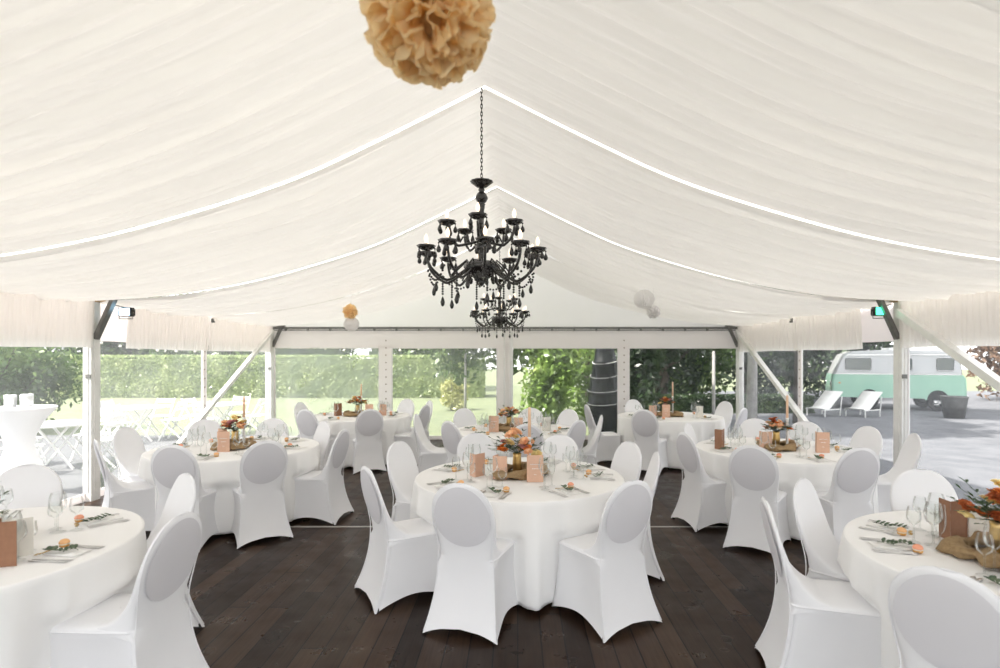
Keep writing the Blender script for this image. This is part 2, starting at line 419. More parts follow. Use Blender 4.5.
# valances: gathered curtain along the eaves
def valance(a, b, x, sx):
    P = []; n = int((b-a)/.012); ph = random.random()*9
    for i in range(n+1):
        y = lerp(a, b, i/n); row = []
        for j in range(9):
            z = lerp(1.865+.006*sin(y*3+ph), 2.455, j/8); k = 1-.5*j/8
            w = k*(.011*sin(2*PI*y/.085+1.3*sin(y*4+ph))+.006*sin(2*PI*y/.16+ph)+.004*sin(2*PI*y/.045+ph*2))
            row.append((x+sx*(.10+w-.03*(1-j/8)), y, z))
        P.append(row)
    g = MB(); g.quad_grid(P); return g
for x, sx, nm in ((XL, 1, 'left'), (XR, -1, 'right')):
    for a, b in ((-.6, 1.7), (1.9, 6.76), (7.36 if sx > 0 else 7.5, 9.3), (9.3, 11.7)):
        g = valance(a, b, x, sx); struct(g.build('valance', 'valance'), None)['label'] = 'gathered white valance along the %s eave' % nm
# end walls
for y, nm, back in ((Y1, 'back', True),):   # unseen near end, left open to let daylight onto the chairs
    g = MB()
    N = 40   # gable above the bar, cut to the lining's curve
    for i in range(N):
        xa, xb = lerp(XL, XR, i/N), lerp(XL, XR, (i+1)/N)
        ha, hb = hlin(abs(xa-XC))-.002, hlin(abs(xb-XC))-.002
        g.face([(xa, y, 2.36), (xb, y, 2.36), (xb, y, hb), (xa, y, ha)])
        za = .02*sin(i*1.7)
    g.box((XC, y+.01, (1.94+2.36)/2), (10, .014, .42))
    cx = [XL, -2.80, -.27, 2.27, XR]
    bw = [.22, .30, .34, .26, .16]
    for c, b_ in zip(cx, bw): g.box((c, y+.008, 1.0), (b_, .016, 2.0))
    g.box((XC, y+.008, .04), (10, .012, .08))
    w = struct(g.build('wall_'+nm, 'pvc', smooth=False))
    s = -1 if back else 1
    g = MB(); g.bar((XL+.1, y+s*.06, 2.375), (XR-.1, y+s*.06, 2.375), .045); g.bar((XL+.1, y+s*.05, 2.33), (XR-.1, y+s*.05, 2.33), .018)
    for q in range(21): g.box((XL+.35+q*.47, y+s*.075, 2.355), (.035, .05, .085))
    g.build('gable_rail', 'darkalu', w, smooth=False)
    g = MB()
    for c in (-2.80, 2.27):
        for q in range(13): g.box((c+.01, y+s*.008, .25+q*.155), (.022, .012, .022))
    g.build('eyelet_row', 'eyelet', w, smooth=False)
    g = MB(); g.box((-.12, y+s*.06, 1.18), (.07, .08, 2.36)); g.box((-.27, y+s*.03, 1.18), (.03, .03, 2.36)); g.build('gable_post', 'alu', w, smooth=False)
    for k in range(4):
        wave_film(('b%d' % (k+1)) if back else 'fr', (cx[k]+bw[k]/2-.02, y, 0), (cx[k+1]-bw[k+1]/2+.02, y, 0), .07, 1.95, False)

# ================================================================ CHAIR
def make_chair():
    t = thing('banquet_chair', (0, 0, 0))
    # back: one stretch sleeve running from the arched rear hem up to the rounded top
    def hw(z): return smooth_curve([.44, .52, .58, .66, .75, .84, .90, .94, .965], [.192, .189, .196, .208, .213, .196, .158, .110, .045], z)
    def yr(z): return smooth_curve([.44, .52, .60, .75, .90, .97], [-.236, -.244, -.260, -.294, -.328, -.34], z)
    def yf(z): return smooth_curve([.44, .47, .49, .54, .62, .72, .84, .97], [.06, .02, -.06, -.135, -.195, -.240, -.280, -.305], z)
    g = MB(); P = []
    for q in range(12):
        row = []; t_ = q/12
        for k in range(36):
            th = 2*PI*k/36; c_, s_ = cos(th), sin(th); sx_ = abs(c_)**.38*(1 if c_ > 0 else -1)
            z = lerp(.052*(1-sx_**2)**.8+.003, .455, t_); e = (1-min(1, z/.455))**2.0
            w = lerp(.194, .252, e); a = lerp(-.237, -.350, e); d = .014
            row.append((w*sx_, a+d+d*abs(s_)**.38*(1 if s_ > 0 else -1)+(.012*(1-sx_**2)*sin(PI*t_)), z))
        P.append(row)
    zz = list(np.linspace(.458, .60, 12))+list(np.linspace(.62, .90, 16))+[.915, .93, .942, .952, .959, .9635, .9655]
    for z in zz:
        w = hw(min(z, .965)); a, b = yr(z), yf(z)
        if z > .94: q = (z-.94)/.026; m = (a+b)/2; a = lerp(a, m-.004, q**2); b = lerp(b, m+.004, q**2)
        row = []; c = (a+b)/2; d = (b-a)/2
        ex = interp(z, [.45, .55, .8, .95], [.38, .5, .62, .8])
        for k in range(36):
            th = 2*PI*k/36
            cx_, sy_ = cos(th), sin(th)
            x = w*abs(cx_)**ex*(1 if cx_ > 0 else -1); y = c+d*abs(sy_)**(ex)*(1 if sy_ > 0 else -1)
            if sy_ > 0: y -= .018*(1-abs(x/w)**2)*min(1, max(0, (z-.55)/.2))   # dished front
            row.append((x, y, z))
        P.append(row)
    b0 = g.quad_grid(P, False, True); n = 36; m = len(P)
    g.f.append(tuple(b0+(m-1)*n+k for k in range(n))); g.mi.append(0)
    # piping round the back's edge
    g2 = MB(); pts = []
    for z in list(np.linspace(.02, .44, 14)): pts.append((lerp(.194, .252, (1-z/.455)**2)-.002, lerp(-.237, -.350, (1-z/.455)**2)+.003, z))
    for z in list(np.linspace(.47, .955, 26)): pts.append((hw(z)*.985, yr(z)+lerp(.004, .012, min(1, (z-.47)/.2)), z))
    pts = pts+[(hw(.965)*.5, yr(.965)+.012, .964), (0, yr(.966)+.012, .9665), (-hw(.965)*.5, yr(.965)+.012, .964)]+[(-p[0], p[1], p[2]) for p in reversed(pts)]
    g.tube(pts, .0035, 6)
    back = g.build('back_cover', 'cover', t)
    # seat and skirt: crowned seat, sides stretched in and down to the four feet
    g = MB(); N = 16; P = []
    top = {'w0': .190, 'w1': .205, 'y0': -.228, 'y1': .21}
    bot = {'w0': .246, 'w1': .236, 'y0': -.335, 'y1': .245}
    def ring(d, rc):
        c = [(-d['w0'], d['y0']), (d['w0'], d['y0']), (d['w1'], d['y1']), (-d['w1'], d['y1'])]
        out = []
        for i in range(4):
            a, b = Vector(c[i]), Vector(c[(i+1) % 4])
            for k in range(N): out.append((a.lerp(b, k/N), i, k/N))
        return out
    R0, R1 = ring(bot, 0), ring(top, 0)
    for q in range(15):
        tq = q/14; row = []
        for (p0, i, s), (p1, _, _) in zip(R0, R1):
            arch = [.055, .062, .055, .062][i]; ss = 4*s*(1-s)
            z0 = arch*ss**.9+.002; z = lerp(z0, .452, tq)
            zr = min(1.0, z/.452)
            e = (1-zr)**2.0
            p = p1.lerp(p0, e)
            # stretch: mid-sides pulled in below the seat
            c = Vector((0, -.02)); pin = ss**.7*(.034 if i in (1, 3) else .014)*max(0, sin(PI*min(1, zr)))**.8
            dirn = (Vector((0, -.02))-p); dirn.normalize(); p = p+dirn*pin
            rr = .018*max(0, 1-ss*3.5); p = p+dirn*rr*(.3+.7*zr)
            row.append((p.x, p.y, z))
        P.append(row)
    for q, (sc, z) in enumerate(((.992, .464), (.965, .472), (.90, .478), (.7, .484), (.4, .487), (.02, .488))):
        P.append([((p[0])*sc, (p[1]+.005)*sc-.005, z) for p in P[14]])
    b0 = g.quad_grid(P, False, True)
    tp = [(.97*p[0], .97*p[1], .4685) for p in P[14]]
    g.tube([(p[0]*1.0, p[1], .458) for p in P[14]][N-1:], .004, 6)
    g.build('seat_cover', 'cover', t)
    # oval back pad under the stretched cover
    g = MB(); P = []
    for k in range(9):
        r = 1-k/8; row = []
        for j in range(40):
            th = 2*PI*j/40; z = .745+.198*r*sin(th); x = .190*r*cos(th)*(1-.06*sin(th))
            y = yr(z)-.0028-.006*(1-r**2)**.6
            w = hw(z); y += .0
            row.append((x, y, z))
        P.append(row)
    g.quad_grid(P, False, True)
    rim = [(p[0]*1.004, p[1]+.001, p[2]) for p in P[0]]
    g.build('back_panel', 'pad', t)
    # lifting slot near the top of the back
    for sx_ in (-1, 1):
        for y_, w_ in ((-.318, .230), (.222, .215)):
            g = MB(); g.lathe([(.014, 0), (.016, .006), (.014, .020), (.012, .030)], 12, (sx_*w_, y_, 0))
            g.build('foot', 'rubber', t)
    return t
chair = Proto(make_chair())

# ---------------------------------------------------------------- tables and their seats
# name: centre x, y
TABLES = {
 'centre table': (.02, 4.68), 'left front table': (-2.97, 2.86), 'right front table': (2.63, 2.75),
 'left middle table': (-3.12, 6.15), 'right middle table': (2.87, 6.05), 'middle rear table': (0.0, 7.6),
 'left rear table': (-2.72, 9.5), 'right rear table': (2.60, 9.45)}
RT = .87
# seats: table, angle round the table, distance of the chair back's top, which seat, what it looks like
SEATS = [
 ('centre table', -107, 1.28, 'near left', 'grey oval back towards camera'),
 ('centre table', -58, 1.35, 'near right', 'back turned three-quarters away'),
 ('centre table', -148, 1.30, 'leftmost', 'seen side-on facing right'),
 ('centre table', 156, 1.24, 'far left', 'front of its back showing'),
 ('centre table', 113, 1.16, 'first far', 'behind the glasses'),
 ('centre table', 66, 1.03, 'second far', 'behind the candle'),
 ('centre table', 25, 1.14, 'far right', 'front of its back showing'),
 ('centre table', -5, 1.14, 'rightmost', 'narrow side view'),
 ('left front table', -4, 1.29, 'right-hand', 'large grey oval back'),
 ('left front table', 50, 1.15, 'far right', 'behind a larger chair'),
 ('left front table', 117, 1.33, 'far left', 'behind the glasses'),
 ('right front table', -146, 1.25, 'near left', 'cropped by the lower corner'),
 ('right front table', 165, 1.29, 'left-hand', 'seen side-on facing right'),
 ('right front table', 134, 1.14, 'far left', 'smooth front of back showing'),
 ('right front table', 80, 1.15, 'far', 'rounded top behind the glasses'),
 ('left middle table', -51, 1.19, 'near right', 'grey oval back towards camera'),
 ('left middle table', -89, 1.17, 'near left', 'pale oval back towards camera'),
 ('left middle table', -138, 1.24, 'wallside near', 'bright beside the clear wall'),
 ('left middle table', 176, 1.30, 'leftmost', 'bright front beside the clear wall'),
 ('left middle table', 134, 1.20, 'far left', 'pale top behind glasses'),
 ('left middle table', 92, 1.02, 'far', 'pale top beside the flowers'),
 ('left middle table', 43, 1.02, 'far right', 'front of its back showing'),
 ('left middle table', -6, 1.24, 'rightmost', 'seen side-on facing left'),
 ('right middle table', -125, 1.34, 'near left', 'grey oval back towards camera'),
 ('right middle table', -84, 1.22, 'near right', 'grey oval back towards camera'),
 ('right middle table', -15, 1.28, 'rightmost', 'side view by tent post'),
 ('right middle table', 13, 1.17, 'far right', 'rounded back before clear wall'),
 ('right middle table', 48, 1.0, 'second far', 'white top behind menu card'),
 ('right middle table', 80, 1.09, 'first far', 'rounded top behind the glasses'),
 ('right middle table', 147, 1.0, 'far left', 'mostly behind the next chair'),
 ('right middle table', -167, 1.15, 'leftmost', 'seen side-on facing right'),
 ('middle rear table', -84, 1.07, 'near', 'grey oval back behind the candle'),
 ('middle rear table', -138, 1.13, 'near left', 'pale oval back towards camera'),
 ('middle rear table', 177, 1.40, 'leftmost', 'seen side-on facing right'),
 ('middle rear table', 131, 1.26, 'far left', 'rounded front against the lawn'),
 ('middle rear table', 78, 1.04, 'far', 'mostly hidden behind the flowers'),
 ('middle rear table', 45, 1.12, 'far right', 'rounded front before the window'),
 ('middle rear table', -3, 1.15, 'rightmost', 'narrow side view'),
 ('middle rear table', -40, 1.01, 'near right', 'oval back turned half away'),
 ('left rear table', -66, 1.2, 'near right', 'grey oval back towards camera'),
 ('left rear table', -114, 1.2, 'near left', 'washed out by daylight'),
 ('left rear table', 168, 1.12, 'far left', 'washed out by daylight'),
 ('left rear table', 58, 1.2, 'far', 'rounded front before the window'),
 ('left rear table', 28, 1.28, 'far right', 'behind a grey oval'),
 ('left rear table', -16, 1.26, 'rightmost', 'dark grey oval facing away'),
 ('right rear table', -122, 1.3, 'near left', 'grey oval back towards camera'),
 ('right rear table', -172, 1.45, 'leftmost', 'beside the black wrapped cover'),
 ('right rear table', 116, 1.0, 'far', 'rounded top behind the glasses'),
 ('right rear table', 22, 1.22, 'far right', 'rounded, by corner post'),
 ('right rear table', -42, 1.25, 'near right', 'by the corner post'),
]
for tb, ang, dist, seat, look in SEATS:
    cx_, cy_ = TABLES[tb]; a = math.radians(ang); r = dist-.32
    chair.get((cx_+r*cos(a), cy_+r*sin(a), 0), a+PI/2, 'white covered chair, %s seat of the %s, %s' % (seat, tb, look), 'chair', 'white covered banquet chairs')

def tablecloth(tb, seed):
    cx_, cy_ = TABLES[tb]; rnd = random.Random(seed); ph = [rnd.random()*6.28 for _ in range(6)]
    st = [(math.radians(a), d-.32-.235) for t, a, d, _, _ in SEATS if t == tb]
    P = []; N = 220
    for rr in (.001, .3, .6, .8, .85, .866):
        P.append([(rr*cos(2*PI*k/N), rr*sin(2*PI*k/N), .752) for k in range(N)])
    P.append([(RT*cos(2*PI*k/N), RT*sin(2*PI*k/N), .746) for k in range(N)])
    for q in range(1, 25):
        t = q/24; z = .746-t*.712; row = []
        for k in range(N):
            th = 2*PI*k/N
            w = sin(9*th+ph[0]+1.2*sin(2*th+ph[1]))*.6+sin(15*th+ph[2]+.8*sin(3*th))*.35+sin(23*th+ph[3])*.2
            w = (1-abs(w)**.8)*1.0-.45+.35*sin(5*th+ph[4])
            r = RT+.003+(1-math.exp(-t*4))*.034*w+t*(.062*w)
            lim = 9
            for sa, fr in st:
                da = abs((th-sa+PI) % (2*PI)-PI)
                hwd = .19/max(.6, fr)
                k_ = max(0, 1-max(0, da-hwd)/.09); k_ = k_*k_*(3-2*k_)
                zt = max(0, min(1, (.56-z)/.09)); zt = zt*zt*(3-2*zt)
                want = max(.815, min(r, (fr-.005)/max(.5, cos(min(da, 1)))))
                r = lerp(r, min(r, want), k_*zt)
            row.append((r*cos(th), r*sin(th), z))
        P.append(row)
    g = MB(); g.quad_grid(P, False, True)
    o = g.build('tablecloth', 'table', loc=(cx_, cy_, 0))
    md = o.modifiers.new('thickness', 'SOLIDIFY'); md.thickness = .0015
    tag(o, 'white floor-length cloth over the round %s' % tb, 'tablecloth', 'white round tablecloths')
for i, tb in enumerate(TABLES): tablecloth(tb, 11+i)

# ---------------------------------------------------------------- tableware
ZC = .7535
def wineglass(name, H, R, bowl, mouth, stem):
    g = MB()
    prof = [(R*.92, 0), (R*.9, .002), (.010, .006), (.0045, .014), (.004, H-bowl-.006), (.006, H-bowl), (R*.30, H-bowl+.003), (R*.62, H-bowl+.012), (R*.85, H-bowl+bowl*.22), (R*.97, H-bowl+bowl*.34), (R, H-bowl+bowl*.45), (R*.98, H-bowl+bowl*.6), (R*.92, H-bowl+bowl*.78), (mouth, H)]
    g.lathe(prof, 24, cap=False)
    pts = [(mouth*cos(2*PI*k/24), mouth*sin(2*PI*k/24), H) for k in range(24)]; g.tube(pts, .0006, 4, True)
    return g.build(name, 'glass')
G_RED = Proto(wineglass('wine_glass', .225, .043, .115, .033, .1))
G_WHITE = Proto(wineglass('wine_glass', .190, .035, .095, .027, .09))
G_FLUTE = Proto(wineglass('champagne_flute', .235, .027, .150, .023, .08))
G_SMALL = Proto(wineglass('water_glass', .150, .036, .085, .033, .06))
def cutlery(kind):
    g = MB(); t = .002; L = .205
    P = []
    ws = [(-.5, .0085), (-.45, .010), (-.3, .0075), (-.1, .004), (.05, .0035), (.15, .005)]
    if kind == 'fork': ws += [(.22, .011), (.30, .0125)]
    else: ws += [(.2, .0085), (.35, .0105), (.46, .009), (.5, .002)]
    for s_, w in ws:
        z = .003+.004*max(0, (s_+.1))*(kind == 'fork')
        P.append([(-w, s_*L, z), (0, s_*L, z+.0015), (w, s_*L, z), (0, s_*L, z-.0012)])
    g.quad_grid(P, False, True)
    if kind == 'fork':
        for k in range(4):
            x = -.0095+k*.0063; g.tube([(x, .295*L, .0045), (x, .40*L, .0025), (x*.95, .5*L, .007)], [.0022, .0018, .0008], 5)
    return g.build('fork' if kind == 'fork' else 'table_knife', 'steel')
FORK, KNIFE = Proto(cutlery('fork')), Proto(cutlery('knife'))
def napkin(tall):
    t = thing('napkin', (0, 0, 0)); g = MB()
    for k, (w, l_, z) in enumerate(((.098, .20, 0), (.094, .197, .0035), (.092, .190, .007))):
        P = []
        for i in range(11):
            P.append([(lerp(-w/2, w/2, j/6), lerp(-l_/2, l_/2, i/10), z+.0016*sin(i*1.1+k)+.002*(j/6)) for j in range(7)])
        b0 = g.quad_grid(P)
    g.box((0, 0, .0035), (.092, .188, .006))
    g.build('folded_cloth', 'napkin', t)
    return t
NAP = Proto(napkin(0))
def sprig(seed):
    rnd = random.Random(seed); g = MB()
    pts = [(.0+.012*sin(k*.9), -.075+k*.021, .010+.004*sin(k*1.4)) for k in range(8)]
    g.tube(pts, .0014, 5); g.m = 1
    for k in range(1, 8):
        for s_ in (-1, 1):
            d = Vector((s_*(.8+.3*rnd.random()), .7, .35+.4*rnd.random()))
            g.disc_leaf(pts[k], d, (0, 0, 1), .027+.012*rnd.random(), .018+.006*rnd.random())
    g.disc_leaf(pts[-1], (0, 1, .2), (0, 0, 1), .034, .018)
    g.box((0, 0, .003), (.002, .002, .006))
    return g.build('eucalyptus_sprig', ['sage', 'sage'])
SPRIGS = [Proto(sprig(k)) for k in range(3)]
def nameplate():
    g = MB(); pts = []
    for k in range(36):
        t_ = k/35; pts.append((-.045+.09*t_+.005*sin(t_*38), .007*cos(t_*38)+.004*sin(t_*11), .0022))
    g.tube(pts, .0024, 5); return g.build('name_cutout', 'gold')
PLATE = Proto(nameplate())
def macaron(top):
    t = thing('macaron', (0, 0, 0))
    g = MB(); g.lathe([(.012, .0), (.019, .002), (.0225, .010), (.0225, .014), (.021, .015)], 20); g.build('lower_shell', 'biscuit', t)
    g = MB(); g.lathe([(.0215, .015), (.0225, .018), (.0215, .021)], 20); g.build('filling', 'cream', t)
    g = MB(); g.lathe([(.0222, .021), (.0245, .024), (.0235, .029), (.019, .037), (.010, .042), (.001, .043)], 20, fn=lambda th, z: 1+.03*sin(9*th)); g.build('upper_shell', top, t)
    return t
MACP, MACO = Proto(macaron('macaron_pink')), Proto(macaron('macaron_orange'))

def setting(tb, ang, seat, rnd, level):
    cx_, cy_ = TABLES[tb]; a = math.radians(ang); rz = a+PI/2
    er, et = Vector((cos(a), sin(a), 0)), Vector((-sin(a), cos(a), 0))   # outwards; to the sitter's left is +et rotated
    def at(r, t, z=0): return Vector((cx_, cy_, ZC+z))+er*r+et*t
    where = 'at the %s seat of the %s' % (seat, tb)
    j = lambda s=.012: (rnd.random()-.5)*2*s
    NAP.get(at(.68, j()), rz+j(.12), 'folded white napkin %s' % where, 'napkin', 'folded napkins')
    SPRIGS[rnd.randrange(3)].get(at(.67, j(.02), .010), rz+j(.8)+.3, 'green eucalyptus sprig %s' % where, 'leaves', 'eucalyptus sprigs')
    if level > 0:
        PLATE.get(at(.56, .01+j()), rz+j(.25), 'gold name cut-out lying %s' % where, 'name sign', 'gold name cut-outs')
    side = -1
    FORK.get(at(.69, .085+j(.004), 0), a-PI/2+PI+j(.05), '%ssteel fork %s' % ('inner ' if level > 1 else '', where), 'fork', 'steel forks')
    KNIFE.get(at(.69, -.085+j(.004)), a-PI/2+PI+j(.05), '%ssteel knife %s' % ('inner ' if level > 1 else '', where), 'knife', 'steel table knives')
    if level > 1:
        FORK.get(at(.69, .115+j(.004)), a+PI/2+j(.05), 'outer steel fork %s' % where, 'fork', 'steel forks')
        KNIFE.get(at(.69, -.113+j(.004)), a+PI/2+j(.05), 'outer steel knife %s' % where, 'knife', 'steel table knives')
    pk = rnd.random() < .5
    (MACP if pk else MACO).get(at(.585, .085+j(.01)), rnd.random()*6, '%s macaron standing %s' % ('pink' if pk else 'orange', where), 'macaron', 'macarons')
    G_RED.get(at(.455, -.075+j()), 0, 'tall stemmed wine glass %s' % where, 'glass', 'tall wine glasses')
    G_WHITE.get(at(.535, -.105+j()), 0, 'smaller stemmed wine glass %s' % where, 'glass', 'smaller wine glasses')
    if level > 0:
        (G_FLUTE if level == 2 and rnd.random() < .5 else G_SMALL).get(at(.46, .01+j()), 0, 'third stemmed glass %s' % where, 'glass', 'side glasses')
rn = random.Random(5)
LEVEL = {'centre table': 2, 'left front table': 2, 'right front table': 2, 'left middle table': 1, 'right middle table': 1, 'middle rear table': 1, 'left rear table': 0, 'right rear table': 0}
for tb, ang, dist, seat, look in SEATS: setting(tb, ang, seat, rn, LEVEL[tb])

# ---------------------------------------------------------------- centrepieces
def script_lines(g, w, z, n, amp, y):
    pts = []
    for k in range(n*6+1):
        t_ = k/(n*6); pts.append((-w/2+w*t_+amp*.5*sin(k*1.05), y, z+amp*sin(k*2.1)*(.6+.4*sin(k*.7))))
    g.tube(pts, .0017, 4)
def card_mb(w, h, th=.0022): g = MB(); g.box((0, 0, h/2), (w, th, h)); return g
def menu_card(name, matn, w, h, lines=True, fold=True):
    t = thing(name, (0, 0, 0)); g = card_mb(w, h); g.build('front_sheet', matn, t, smooth=False)
    if fold:
        g = MB(); g.bar((-w/2+.001, .002, h/2), (-w/2+.02, .075, h/2), .002, .002); g = MB()
        R = Matrix.Rotation(.0, 3, 'X'); P = []
        g.face([(-w/2, .003, 0), (-w/2+.025, .085, 0), (-w/2+.025, .085, h), (-w/2, .003, h)]); g.face([(-w/2+.002, .003, h), (-w/2+.027, .085, h), (-w/2+.027, .085, 0), (-w/2+.002, .003, 0)])
        g.build('back_sheet', matn, t, smooth=False)
    if lines:
        g = MB(); script_lines(g, w*.62, h*.66, 6, .0045, -.0025); script_lines(g, w*.40, h*.50, 4, .004, -.0025); script_lines(g, w*.16, h*.28, 2, .002, -.0025)
        g.build('handwritten_text', 'ink', t)
    return t
CARD = Proto(menu_card('table_number_card', 'card', .132, .215))
MENU = Proto(menu_card('menu_card', 'card', .12, .19, False))
BROWN = Proto(menu_card('brown_menu_card', 'kraft', .12, .215, False))
CREAM = Proto(menu_card('cream_menu_card', 'cream_card', .11, .19, False))

def burlap():
    g = MB(); P = []; n = 60
    for i in range(n):
        th = 2*PI*i/n; R_ = .165+.02*sin(3*th+1)+.012*sin(7*th); rr = .034+.010*sin(5*th+2)+.006*sin(11*th)
        row = []
        for k in range(14):
            ph = 2*PI*k/14; w = rr*(1+.22*sin(3*ph+th*4)+.12*sin(5*ph-th*6))
            row.append(((R_+w*cos(ph)*1.25)*cos(th)*1.25, (R_+w*cos(ph)*1.25)*sin(th)*.95, .036+w*sin(ph)*.92))
        P.append(row)
    g.quad_grid(P, True, True)
    g.lathe([(.001, .004), (.16, .004), (.16, .016), (.001, .020)], 30, fn=lambda th, z: 1+.05*sin(4*th))
    return g.build('burlap_wrap', 'burlap')
BURLAP = Proto(burlap())
def flower_head(parent, matn, c, r, rnd, name='blossom'):
    g = MB(); c = Vector(c); layers = 4
    ax = Vector((rnd.random()-.5, rnd.random()-.7, .8+rnd.random()*.4)).normalized()
    q = ax.to_track_quat('Z', 'Y').to_matrix()
    for L in range(layers):
        n = 9-L*2; tilt = lerp(.15, 1.25, L/(layers-1)); rl = r*(1-.16*L)
        for k in range(n):
            th = 2*PI*k/n+L*.5+rnd.random()*.2
            P = []
            for i in range(4):
                t_ = i/3; ang = tilt+.5*t_; rad = rl*t_*cos(tilt*.85); z = rl*t_*sin(tilt)*(1-.25*t_)+.10*r*L*.2
                hw_ = rl*.42*sin(PI*(.18+.72*t_))
                P.append([c+q @ Vector((rad*cos(th)-s_*hw_*sin(th), rad*sin(th)+s_*hw_*cos(th), z+abs(s_)*hw_*.35)) for s_ in (-1, 0, 1)])
            g.quad_grid(P)
    g.ball(c+q @ Vector((0, 0, r*.15)), r*.35, 8, 5)
    return g.build(name, matn, parent)
def arrangement(tb, loc, seed, mats_, scale=1.0, nfl=19, tall=False, small=False):
    rnd = random.Random(seed)
    t = thing('flower_arrangement', loc, rnd.random(), None)
    g = MB(); g.lathe([(.030, 0), (.036, .004), (.038, .09), (.034, .135), (.037, .165), (.034, .166), (.030, .13), (.0, .12)], 20); g.build('vase', 'gold', t)
    for k in range(nfl):
        th = rnd.random()*2*PI; el = rnd.random()
        rad = (.02+.105*rnd.random())*scale; z = .155+(.13*(1-rad/.14)+.05*rnd.random())*scale
        flower_head(t, mats_[k % len(mats_)], (rad*cos(th)*1.25, rad*sin(th), z), (.030+.018*rnd.random())*scale, rnd)
    g = MB()
    for k in range(34):
        th = rnd.random()*2*PI; L = (.10+.11*rnd.random())*scale; up = .15+.9*rnd.random()
        d = Vector((cos(th)*1.5, sin(th), up)).normalized(); p0 = Vector((0, 0, .16)); pts = [p0+d*L*s_+Vector((0, 0, .02*sin(s_*3))) for s_ in (0, .33, .66, 1)]
        g.m = 1; g.tube(pts, .0012, 4); g.m = 0
        for i in range(1, 4):
            for s_ in (-1, 1):
                g.disc_leaf(pts[i], d+Vector((-d.y, d.x, .2))*s_*.9, (0, 0, 1), .03*scale+.012*rnd.random(), .014+.006*rnd.random())
    g.build('foliage', ['sage', 'sage'], t)
    tag(t, '%s flowers in a brass vase on the %s' % (tall or 'orange and peach', tb), 'flowers', 'flower arrangements')
    return t
def candle(tb, loc, top, hold=.31):
    t = thing('candlestick', loc, 0, 'tall peach taper candle in a slim holder on the %s' % tb, 'candle', 'taper candles')
    g = MB(); g.lathe([(.032, 0), (.034, .004), (.012, .012), (.013, .03), (.013, hold-.03), (.017, hold-.02), (.018, hold), (.011, hold), (.011, hold-.015)], 18); g.build('candle_holder', 'porcelain', t)
    g = MB(); g.lathe([(.0135, hold-.014), (.012, top-.01), (.008, top), (.001, top+.001)], 14); g.build('taper', 'candle', t)
    g = MB(); g.tube([(0, 0, top-.001), (.0, .001, top+.010)], .0008, 5); g.build('wick', 'rubber', t)
OR = ['fl_orange', 'fl_peach', 'fl_yellow', 'fl_pink', 'fl_peach', 'fl_rust']
def centre(tb, seed, dx=0, dy=0, flowers=OR, desc=False, cand=None, cards=(), fs=1.0, fdx=-.02, fdy=.02):
    cx_, cy_ = TABLES[tb]; cx_ += dx; cy_ += dy
    BURLAP.get((cx_, cy_, ZC), seed*1.3, 'rumpled brown burlap wrap round the vase on the %s' % tb, 'cloth', 'burlap wraps')
    arrangement(tb, (cx_+fdx, cy_+fdy, ZC+.018), seed, flowers, fs, tall=desc)
    if cand: candle(tb, (cx_+cand[0], cy_+cand[1], ZC+.018), cand[2])
    for pr, x, y, rz, lab, cat in cards:
        pr.get((cx_+x, cy_+y, ZC+.0), rz, lab+' on the '+tb, cat, None)
C_ = 'card'
centre('centre table', 3, 0, .02, cand=(.085, -.03, .56), fs=1.3, fdx=-.02, cards=(
    (CARD, .125, -.27, .06, 'upright blush card with white handwriting', C_),
    (MENU, -.16, -.17, -.2, 'plain blush card left of the flowers', C_),
    (MENU, -.33, -.05, .9, 'leaning blush menu card behind the left glasses', C_)))
centre('left front table', 4, .12, .05, fdx=-.12, cards=(
    (BROWN, .40, -.28, .35, 'brown folded card at its near side', C_), (CREAM, .36, -.14, .7, 'cream card behind the brown one', C_)))
centre('right front table', 5, -.22, .0, ['fl_rust', 'fl_orange', 'fl_rust', 'fl_yellow', 'fl_orange'], 'rust and orange', fs=1.2, fdx=-.02, fdy=.0, cards=(
    (BROWN, .00, .27, .25, 'brown folded menu card at its far side', C_), (CREAM, .11, .26, -.25, 'cream card beside the brown menu', C_), (CARD, .17, -.18, -.3, 'blush card below the rust flowers', C_)))
centre('left middle table', 6, .0, .0, cand=(.06, .06, .54), cards=(
    (CARD, .02, -.30, .0, 'upright blush card with white handwriting', C_), (MENU, -.22, .1, -.6, 'plain blush card left of the flowers', C_)))
centre('right middle table', 8, .0, .02, ['fl_peach', 'fl_rust', 'fl_cream', 'fl_orange', 'fl_peach', 'fl_rust'], 'peach, cream and dark red', cand=(.12, .06, .56), cards=(
    (CARD, .33, -.28, -.05, 'blush card with white handwriting right of the candle', C_), (MENU, -.15, -.05, .25, 'plain blush card left of the flowers', C_), (BROWN, -.62, -.03, 1.05, 'tall brown folded menu near its left edge', C_)))
centre('middle rear table', 9, -.09, .0, cards=(
    (CARD, -.22, -.20, .0, 'upright blush card left of the flowers', C_), (MENU, .11, -.16, .0, 'plain blush card right of the flowers', C_), (CREAM, .50, -.10, .5, 'cream and brown card at its right side', C_)))
centre('left rear table', 10, .0, .0, cand=(.02, .1, .52), flowers=['fl_yellow', 'fl_orange', 'fl_peach'], desc='yellow and orange', cards=(
    (CARD, .25, -.24, .0, 'broad blush card in front of the flowers', C_), (BROWN, -.32, -.05, .9, 'brown folded card left of the flowers', C_), (MENU, .42, .02, -.2, 'small blush card right of the flowers', C_)))
centre('right rear table', 12, -.02, .0, cand=(.09, .05, .56), cards=(
    (CARD, -.10, -.24, .0, 'upright blush card before the flowers', C_), (MENU, -.27, -.14, .7, 'blush card at the left of the flowers', C_), (CREAM, .45, -.26, -.1, 'broad cream card right of the candle', C_)))
